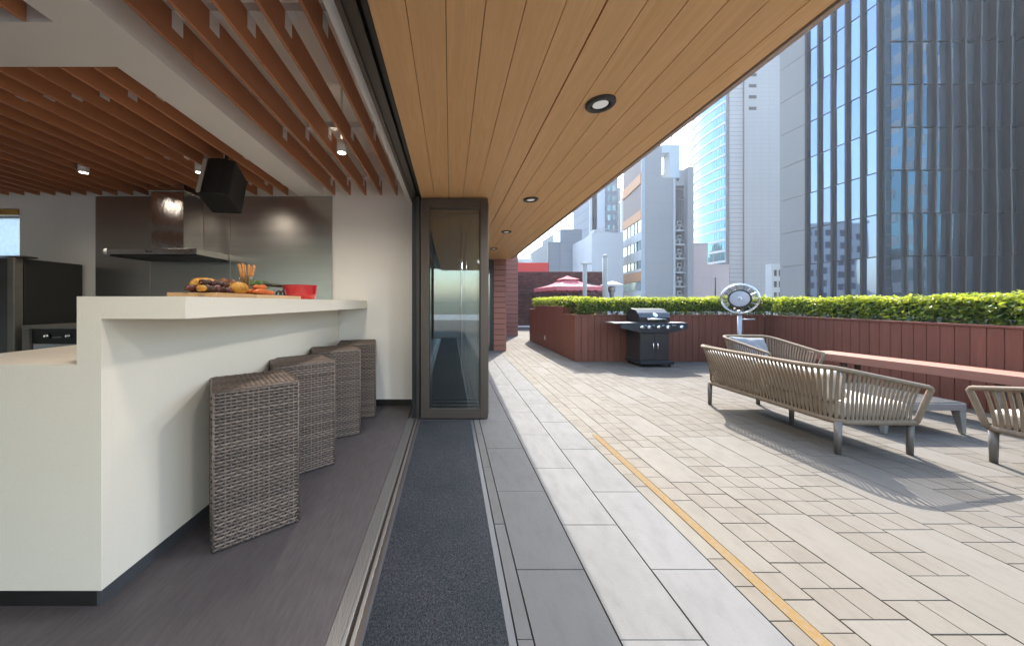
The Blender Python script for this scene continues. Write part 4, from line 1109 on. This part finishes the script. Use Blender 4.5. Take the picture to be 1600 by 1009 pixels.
for j in range(6):
    y = 29.35+bw_*j; obj('mullion', B(FXF-.22, FXF+.20, y-.085, y+.085, G, floors[-1]), mull, rt)
for z in floors: obj('transom', B(FXF-.015, FXF+.21, 29.44, 35.2, z-.045, z+.045), mull, rt)
# corner strip
obj('corner_strip', B(38.55, 39.0, 29.02, 29.24, G, floors[-1]), M('corner_glass', (.045, .06, .075), .12, .4), rt)
for z in floors[2:]:
    for q_ in range(4): obj('corner_bar', B(38.54, 39.01, 28.98, 29.015, z-FH+q_*.95-.05, z-FH+q_*.95+.05), mull, rt)
# south face: panes behind turning fins
n = 18; pw = 1.245
for j in range(n):
    xa = 39.05+pw*j
    for k, z in enumerate(floors):
        ang = min(.50, .03+.043*j); dep = .16+min(.55, .060*j)+.04*math.sin(k*1.3+j)
        ty = rg.uniform(-.012, .012); tz = rg.uniform(-.010, .010)
        m = MB().add([(xa+.05, 29.05+ty+tz, z-FH+.04), (xa+pw-.05, 29.05-ty+tz, z-FH+.04), (xa+pw-.05, 29.05-ty-tz, z-.04), (xa+.05, 29.05+ty-tz, z-.04),
                      (xa+.05, 29.2, z-FH+.04), (xa+pw-.05, 29.2, z-FH+.04), (xa+pw-.05, 29.2, z-.04), (xa+.05, 29.2, z-.04)], [(0, 3, 2, 1), (4, 5, 6, 7), (0, 1, 5, 4), (1, 2, 6, 5), (2, 3, 7, 6), (3, 0, 4, 7)])
        tw_ = .05*math.sin(k*.9+j*.7)
        x = xa+pw
        f = MB().add([(x-.06, 29.2, z-FH+.02), (x+.06, 29.2, z-FH+.02), (x+.05-ang*dep-tw_, 29.05-dep, z-FH+.02), (x-.09-ang*dep-tw_, 29.05-dep, z-FH+.02),
                      (x-.06, 29.2, z-.02), (x+.06, 29.2, z-.02), (x+.05-ang*dep+tw_, 29.05-dep, z-.02), (x-.09-ang*dep+tw_, 29.05-dep, z-.02)],
                     [(0, 1, 2, 3), (7, 6, 5, 4), (0, 4, 5, 1), (1, 5, 6, 2), (2, 6, 7, 3), (3, 7, 4, 0)])
        seen = -3.5 < z-FH < 30 and j < 13
        if seen: obj('pane', m, tg2, rt); obj('fin', f, finm, rt)
        else: panes_far.add(m.v, m.f); panes_far.add(f.v, f.f)
obj('upper_panes', panes_far, tg2, rt, kind='stuff')
for z in floors: obj('transom', B(39.05, 39.05+pw*n, 28.985, 29.045, z-.035, z+.035), mull, rt)

# tall white tiled tower
wt = tower('tiled_tower', 'very tall pale tiled tower left of the glass tower', (76, 88))
wtm = gridmat('pale_tile_wall', (.29, .285, .285), (.205, .205, .21), 1.9, 1.05, 'X', .05, var=.05)
obj('wall', MB().prism([(71.8, 80), (82.5, 80), (100, 98), (88, 98)], G, 90), wtm, wt)
rib = obj('ribbed_corner', B(68.55, 71.79, 80.4, 80.8, G, 90), gridmat('pale_ribbed_wall', (.32, .315, .315), (.19, .19, .20), 40, 1.05, 'X', .16), wt)
obj('dark_edge', B(67.95, 68.54, 80.6, 80.9, G, 90), M('dark_edge_strip', (.10, .11, .13), .5), wt)
for z in (48.2, 51.0, 53.7, 56.4, 59.2):
    obj('louvre', B(72.9, 74.7, 79.93, 79.995, z, z+.75), mull, wt)
# curved teal tower
ct = tower('curved_tower', 'rounded teal glass tower with pale floor bands', (125, 120))
cx, cy, cr_ = 93.8+34.5, 110+6.1, 35.
tgl = facade_glass('teal_glass', (.12, .29, .40), .82, .04, .05, .12, .12)
band = M('pale_band', (.50, .53, .56), .5)
def arc(r, a0, a1, n): return [(cx-r*math.sin(a0+(a1-a0)*i/n), cy-r*math.cos(a0+(a1-a0)*i/n)) for i in range(n+1)]
A0, A1 = R(78), R(150)
z = G
while z < 96:
    g = MB(); P = arc(cr_, A0, A1, 44)
    for i in range(44):
        a, b = P[i], P[i+1]; e = .06
        ax, ay = a[0]+(b[0]-a[0])*e, a[1]+(b[1]-a[1])*e; bx_, by_ = b[0]-(b[0]-a[0])*e, b[1]-(b[1]-a[1])*e
        g.add([(ax, ay, z+.75), (bx_, by_, z+.75), (bx_, by_, z+3.6), (ax, ay, z+3.6)], [(0, 3, 2, 1)])
    obj('pane_row', g, tgl, ct)
    obj('floor_band', MB().prism(arc(cr_+.25, A0, A1, 44)+arc(cr_-2.5, A0, A1, 44)[::-1], z, z+.72), band, ct)
    z += 3.62
obj('core', MB().prism(arc(cr_-.15, A0, A1, 44)+arc(2, A0, A1, 4)[::-1], G, 96), mull, ct)
# orange banded office block
ob = tower('office_block', 'grey office block with orange bands and roof portal frame', (46, 76))
gw = gridmat('grey_render_wall', (.29, .295, .305), (.235, .24, .25), 60, 3.2, 'X', .05, var=.05)
obj('wall', MB().prism([(41.02, 70), (47.6, 70), (47.6, 84), (43.75, 84)], G, 27.9), gw, ob)
obj('portal_pier', MB().prism([(41.02, 70), (45.2, 70), (45.2, 76), (42.3, 76)], 27.905, 34.8), gw, ob); obj('portal_column', B(46.9, 49.0, 70, 72, 27.905, 33.2), M('pale_blue_frame', (.45, .53, .58), .5), ob)
obj('portal_beam', B(45.21, 49.0, 70, 72.5, 33.21, 34.9), bpy.data.materials['pale_blue_frame'], ob)
obj('mast', MB().tube([(48.0, 71, 34.9), (48.0, 71, 42)], .12, 6), 'greymetal', ob)
py = MB().add([(45.3, 80, 27.9), (51.8, 80, 27.9), (51.8, 88, 27.9), (45.3, 88, 27.9), (49.2, 83, 36)], [(0, 1, 4), (1, 2, 4), (2, 3, 4), (3, 0, 4)])
obj('glass_pyramid', py, facade_glass('pale_glass', (.55, .68, .74), .7, .1, 0), ob)
# left face: bands from (41,70) to (43.5,82)
Fa, Fb = Vector((40.98, 70, 0)), Vector((43.3, 82, 0)); fd = (Fb-Fa).normalized(); fnn = Vector((-fd.y, fd.x, 0))
if fnn.x > 0: fnn = -fnn
def fband(name, z0, z1, mt, proud, s0=0., s1=12.2):
    p = [Fa+fd*s0+fnn*proud, Fa+fd*s1+fnn*proud, Fa+fd*s1-fnn*.6, Fa+fd*s0-fnn*.6]
    return obj(name, MB().prism([(q.x, q.y) for q in p], z0, z1), mt, ob)
orange = M('orange_band', (.44, .20, .08), .6, var=.05); pgrey = M('pale_spandrel', (.43, .46, .49), .6); dkw = facade_glass('office_glass', (.22, .36, .40), .55, .08, 0, 1, .3); brn = M('brown_louvre', (.13, .095, .095), .6)
for z0, z1, nm, mt, pr in ((29.0, 34.2, 'tall_window', brn, .0), (26.8, 29.0, 'orange_band', orange, .25), (21.2, 26.75, 'louvre_panel', brn, .0), (19.2, 21.15, 'orange_band', orange, .2),
                           (16.6, 19.15, 'window_band', dkw, .0), (14.7, 16.55, 'spandrel', pgrey, .1), (12.6, 14.65, 'window_band', dkw, 0), (10.4, 12.55, 'spandrel', pgrey, .1), (8.6, 10.35, 'window_band', dkw, 0),
                           (8.0, 8.58, 'spandrel', pgrey, .1), (9.3, 9.31, 'line', mull, .02)):
    if nm != 'line': fband(nm, z0, z1, mt, pr, .25)
zz = 5.9
fband('orange_band', 5.9, 7.95, orange, .2, .25)
for k in range(5):
    z0 = 5.85-3.55*(k+1)+.0
    fband('window_band', z0+1.55, z0+3.5, dkw, 0, .25); fband('spandrel' if k != 2 else 'orange_band', z0, z0+1.5, pgrey if k != 2 else orange, .1, .25)
fband('corner_pier', G, 34.4, M('blue_grey_pier', (.36, .41, .46), .5), .12, 0, .24)
fr2 = MB()
for s in (2.5, 4.6, 6.8, 9.0): 
    p = Fa+fd*s+fnn*.03; fr2.box(p.x-.06, p.x+.06, p.y-.1, p.y+.1, 8.6, 19.1)
obj('window_mullions', fr2, mull, ob)
# service recess with condensers on the right
obj('recess_wall', B(47.61, 51.9, 72.2, 84, G, 27.5), M('recess_grey', (.22, .23, .25), .8), ob)
obj('side_pier', B(50.75, 52.0, 70, 84, G, 30.2), gw, ob); obj('upper_block', B(47.7, 50.74, 71.0, 80, 26.6, 30.0), pgrey, ob)
obj('frame_pier', B(47.61, 48.05, 69.9, 72.19, G, 27.8), pgrey, ob)
pi_ = MB()
for x, zt_ in ((48.18, 26.2), (48.42, 25.6), (50.5, 26.3)): pi_.tube([(x, 70.6, G), (x, 70.6, zt_)], .075, 6)
pi_.tube([(48.42, 70.6, 25.6), (50.2, 70.6, 25.6), (50.2, 70.6, 24.2)], .09, 6); pi_.tube([(49, 70.5, 23.4), (50.5, 70.5, 23.4)], .09, 6)
obj('pipes', pi_, 'greymetal', ob)
acm = M('condenser_white', (.45, .46, .45), .6); acd = M('condenser_grille', (.05, .05, .055), .7)
for k in range(9):
    z0 = 16.9-3.02*k
    if z0 < -8: break
    sl_ = obj('service_slab', B(48.5, 50.7, 70.4, 72.2, z0-.3, z0-.1), pgrey, ob)
    rl = MB()
    for q_ in range(3): rl.tube([(48.5, 70.45, z0+.35+.4*q_), (50.7, 70.45, z0+.35+.4*q_)], .03, 5)
    obj('railing', rl, 'greymetal', sl_)
    for q_, (x, zz_) in enumerate(((48.7, .0), (49.6, 0), (49.15, 1.05))):
        u = obj('condenser', B(x, x+.82, 70.8, 71.2, z0+zz_-.05, z0+zz_+.9), acm, ob, bev=.02, seg=1)
        obj('fan_grille', MB().lathe([(0, .01), (.33, .01), (.33, -.01)], (0, 0, 0), 14, Matrix.Translation((x+.41, 70.795, z0+zz_+.43)) @ Matrix.Rotation(R(90), 4, 'X')), acd, u)
wnx = MB()
for x in (48.2, 49.0): wnx.box(x, x+.5, 70.93, 70.995, 27.6, 28.7)
obj('windows', wnx, mull, ob)
# pink low blocks
pk = gridmat('pink_render', (.47, .38, .375), (.37, .30, .30), 30, 3.4, 'X', .06)
b_ = tower('pink_block', 'taller plain pink block beside the grey service tower', (57, 80)); obj('wall', B(55.3, 58.9, 75, 88, G, 14.5), pk, b_); obj('parapet', B(55.2, 58.95, 74.9, 88, 14.501, 14.8), pk, b_)
b_ = tower('pink_block', 'lower plain pink block under the curved glass tower', (61, 80)); obj('wall', B(58.96, 64.1, 75.3, 88, G, 9.7), pk, b_); obj('parapet', B(58.961, 64.2, 75.2, 88, 9.701, 10.0), pk, b_); obj('drain_pipe', MB().tube([(60.9, 75.2, G), (60.9, 75.2, 7)], .08, 6), mull, b_)
# small white block with windows
b_ = tower('white_flats', 'thin white building with small windows beside the grey slab', (60.2, 62))
obj('wall', B(58.85, 62.5, 60, 61.2, G, 8.35), gridmat('white_wall', (.62, .62, .61), (.5, .5, .5), 20, 3, 'X', .05), b_)
for k in range(7):
    for x in (59.3, 60.15):
        w = obj('window', B(x, x+.42, 59.94, 59.995, 6.1-2.05*k, 7.2-2.05*k), mull, b_)
# white block with roof plant, dark tower behind
b_ = tower('white_block', 'plain white block with rooftop plant left of the orange banded office', (36, 80))
wm = gridmat('white_panel_wall', (.50, .515, .54), (.43, .445, .47), 30, 2.9, 'X', .05, var=.03)
obj('wall', MB().prism([(32.4, 75), (39.6, 75), (39.6, 90), (33.6, 90), (33.5, 82)], G, 17.2), wm, b_)
obj('roof_plant', MB().box(33.6, 35.0, 76.5, 79, 17.21, 18.3).box(35.4, 37.5, 77, 79, 17.21, 17.9).box(34.0, 36.8, 76, 76.2, 18.31, 18.5), acm, b_)
wl = MB()
for k in range(8):
    p = Vector((32.4, 75, 0)).lerp(Vector((33.5, 82, 0)), .5); wl.box(p.x-.75, p.x-.05, p.y-1.4, p.y+1.4, 6.5-2.6*k, 8.0-2.6*k)
obj('window_column', wl, dkw, b_)
b_ = tower('dark_tower', 'tall slate blue tower with pale stripe rising behind the white block', (53, 115))
dk_ = gridmat('slate_wall', (.17, .20, .25), (.11, .13, .17), 30, 3.3, 'X', .25); 
obj('wall', B(46.8, 56.5, 110.5, 125, G, 66), dk_, b_); obj('pale_stripe', B(49.2, 51.8, 109.8, 110.49, G, 66), M('pale_blue_stripe', (.42, .47, .53), .4, .2), b_)
obj('dark_strip', B(47.9, 49.1, 109.9, 110.49, G, 66), mull, b_); obj('side_strip', B(46.8, 47.5, 109.7, 110.49, G, 66), pgrey, b_)
for k in range(16):
    for x in (53.0, 54.6): obj('window', B(x, x+1.1, 110.4, 110.495, 19+3.3*k, 20.9+3.3*k), dkw, b_)
obj('right_wing', B(56.51, 58.3, 112, 125, G, 40.5), pgrey, b_)
# far slate building in two steps
b_ = tower('slate_building', 'stepped slate grey building behind the red parapet', (31, 97))
sm = gridmat('slate_panel', (.155, .18, .21), (.12, .14, .165), 30, 2.2, 'X', .08)
obj('wall', B(30.25, 36.2, 90, 108, G, 21.4), sm, b_); obj('low_wing', B(26.95, 30.24, 90.2, 108, G, 17.9), sm, b_)
obj('glass_side', MB().prism([(26.94, 90.2), (27.9, 104.5), (28.4, 104.5), (27.2, 90.2)], 4, 17.2), facade_glass('pale_side_glass', (.55, .66, .72), .7, .1, 0), b_)
obj('glass_side', MB().prism([(30.24, 90.1), (29.3, 93), (29.2, 93), (30.2, 90.05)], 17.91, 20.9), bpy.data.materials['pale_side_glass'], b_)
b_ = tower('low_glass_building', 'low pale glass roof building seen past the soffit end', (29, 125))
obj('wall', B(23, 33.5, 122, 140, G, 16.6), bpy.data.materials['pale_side_glass'], b_); obj('roof_edge', B(22.8, 33.8, 121.7, 140.3, 16.61, 17.5), pgrey, b_); obj('roof_room', B(30.2, 33, 124, 130, 17.51, 20), bpy.data.materials['pale_glass'], b_)

# buildings beside and behind the terrace, mirrored in the glass facades
def block(name, label, x0, x1, y0, y1, h, wallm, winm, nx, faces, fh=3.2):
    t = tower(name, label, ((x0+x1)/2, (y0+y1)/2)); obj('wall', B(x0, x1, y0, y1, G, h), wallm, t)
    w = MB()
    z = -8
    while z+2.4 < h:
        for f in faces:
            if f in 'NS':
                s_ = (x1-x0)/nx
                for i in range(nx):
                    xa = x0+s_*(i+.2); yy = y0-.06 if f == 'S' else y1+.06
                    w.box(xa, xa+s_*.6, min(yy, yy+(.05 if f == 'S' else -.05)), max(yy, yy+(.05 if f == 'S' else -.05)), z, z+1.6)
            else:
                s_ = (y1-y0)/nx
                for i in range(nx):
                    ya = y0+s_*(i+.2); xx = x1+.06 if f == 'E' else x0-.06
                    w.box(min(xx, xx+(.05 if f == 'W' else -.05)), max(xx, xx+(.05 if f == 'W' else -.05)), ya, ya+s_*.6, z, z+1.6)
        z += fh
    obj('windows', w, winm, t); obj('parapet', B(x0-.3, x1+.3, y0-.3, y1+.3, h+.001, h+.8), wallm, t); return t
cream = M('cream_facade', (.55, .50, .42), .8); greyf = M('pale_grey_facade', (.42, .43, .44), .8)
block('cream_flats', 'cream apartment block mirrored in the left bays of the glass tower', -30, 6, 84, 96, 21, cream, mull, 14, 'SE')
block('grey_flats', 'pale grey flats left of the terrace mirrored in the glass tower', -42, -31, 62, 78, 15, greyf, mull, 6, 'SE')
block('white_flats', 'white building outside the far left kitchen window', -34, -16, 14, 24, 12, M('white_corrugated', (.66, .70, .74), .6), mull, 10, 'SE')
block('grey_flats', 'low grey flats behind the terrace mirrored between the tower fins', 56, 68, -14, 6, 9, greyf, mull, 9, 'NW')
block('cream_flats', 'cream flats behind the terrace mirrored low in the fins', 69, 88, -16, 2, 14, cream, mull, 8, 'NW')
t_ = block('teal_tower', 'tall teal glass tower behind the terrace mirrored in the finned facade', 70, 86, 3, 13, 70, tgl, band, 4, 'WN', 3.6)
hl = MB(); nx_, ny_ = 40, 14; vs = []; fs = []
from mathutils import noise as nz
for i in range(nx_+1):
    for j in range(ny_+1):
        x, y = -260+420*i/nx_*.8, 190+160*j/ny_; h = 78*math.sin(PI*min(1, j/ny_*1.0))*(.75+.35*nz.noise(Vector((x*.012, y*.012, 2))))*max(0, math.sin(PI*i/nx_))**.5; vs.append((x, y, G+h+4*nz.noise(Vector((x*.06, y*.06, 1)))))
for i in range(nx_):
    for j in range(ny_): q = i*(ny_+1)+j; fs.append((q, q+ny_+1, q+ny_+2, q+1))
hl.add(vs, fs, True); struct('hill', hl, M('wooded_hill', (.06, .085, .05), .95, var=.4, scale=.08))
# ------------------------------------------------------------------ air
hz = B(-420, 420, -420, 520, G-1.4, 125)
hm = bpy.data.materials.new('pale_air'); hm.use_nodes = True; nt = hm.node_tree; nt.nodes.clear()
o_ = N(nt, 'ShaderNodeOutputMaterial'); pv = N(nt, 'ShaderNodeVolumePrincipled'); pv.inputs['Density'].default_value = HAZE; pv.inputs['Color'].default_value = (.93, .95, 1, 1); pv.inputs['Anisotropy'].default_value = .35
L(nt, pv.outputs[0], o_.inputs['Volume'])
hz_o = obj('haze', hz, hm, kind='stuff')
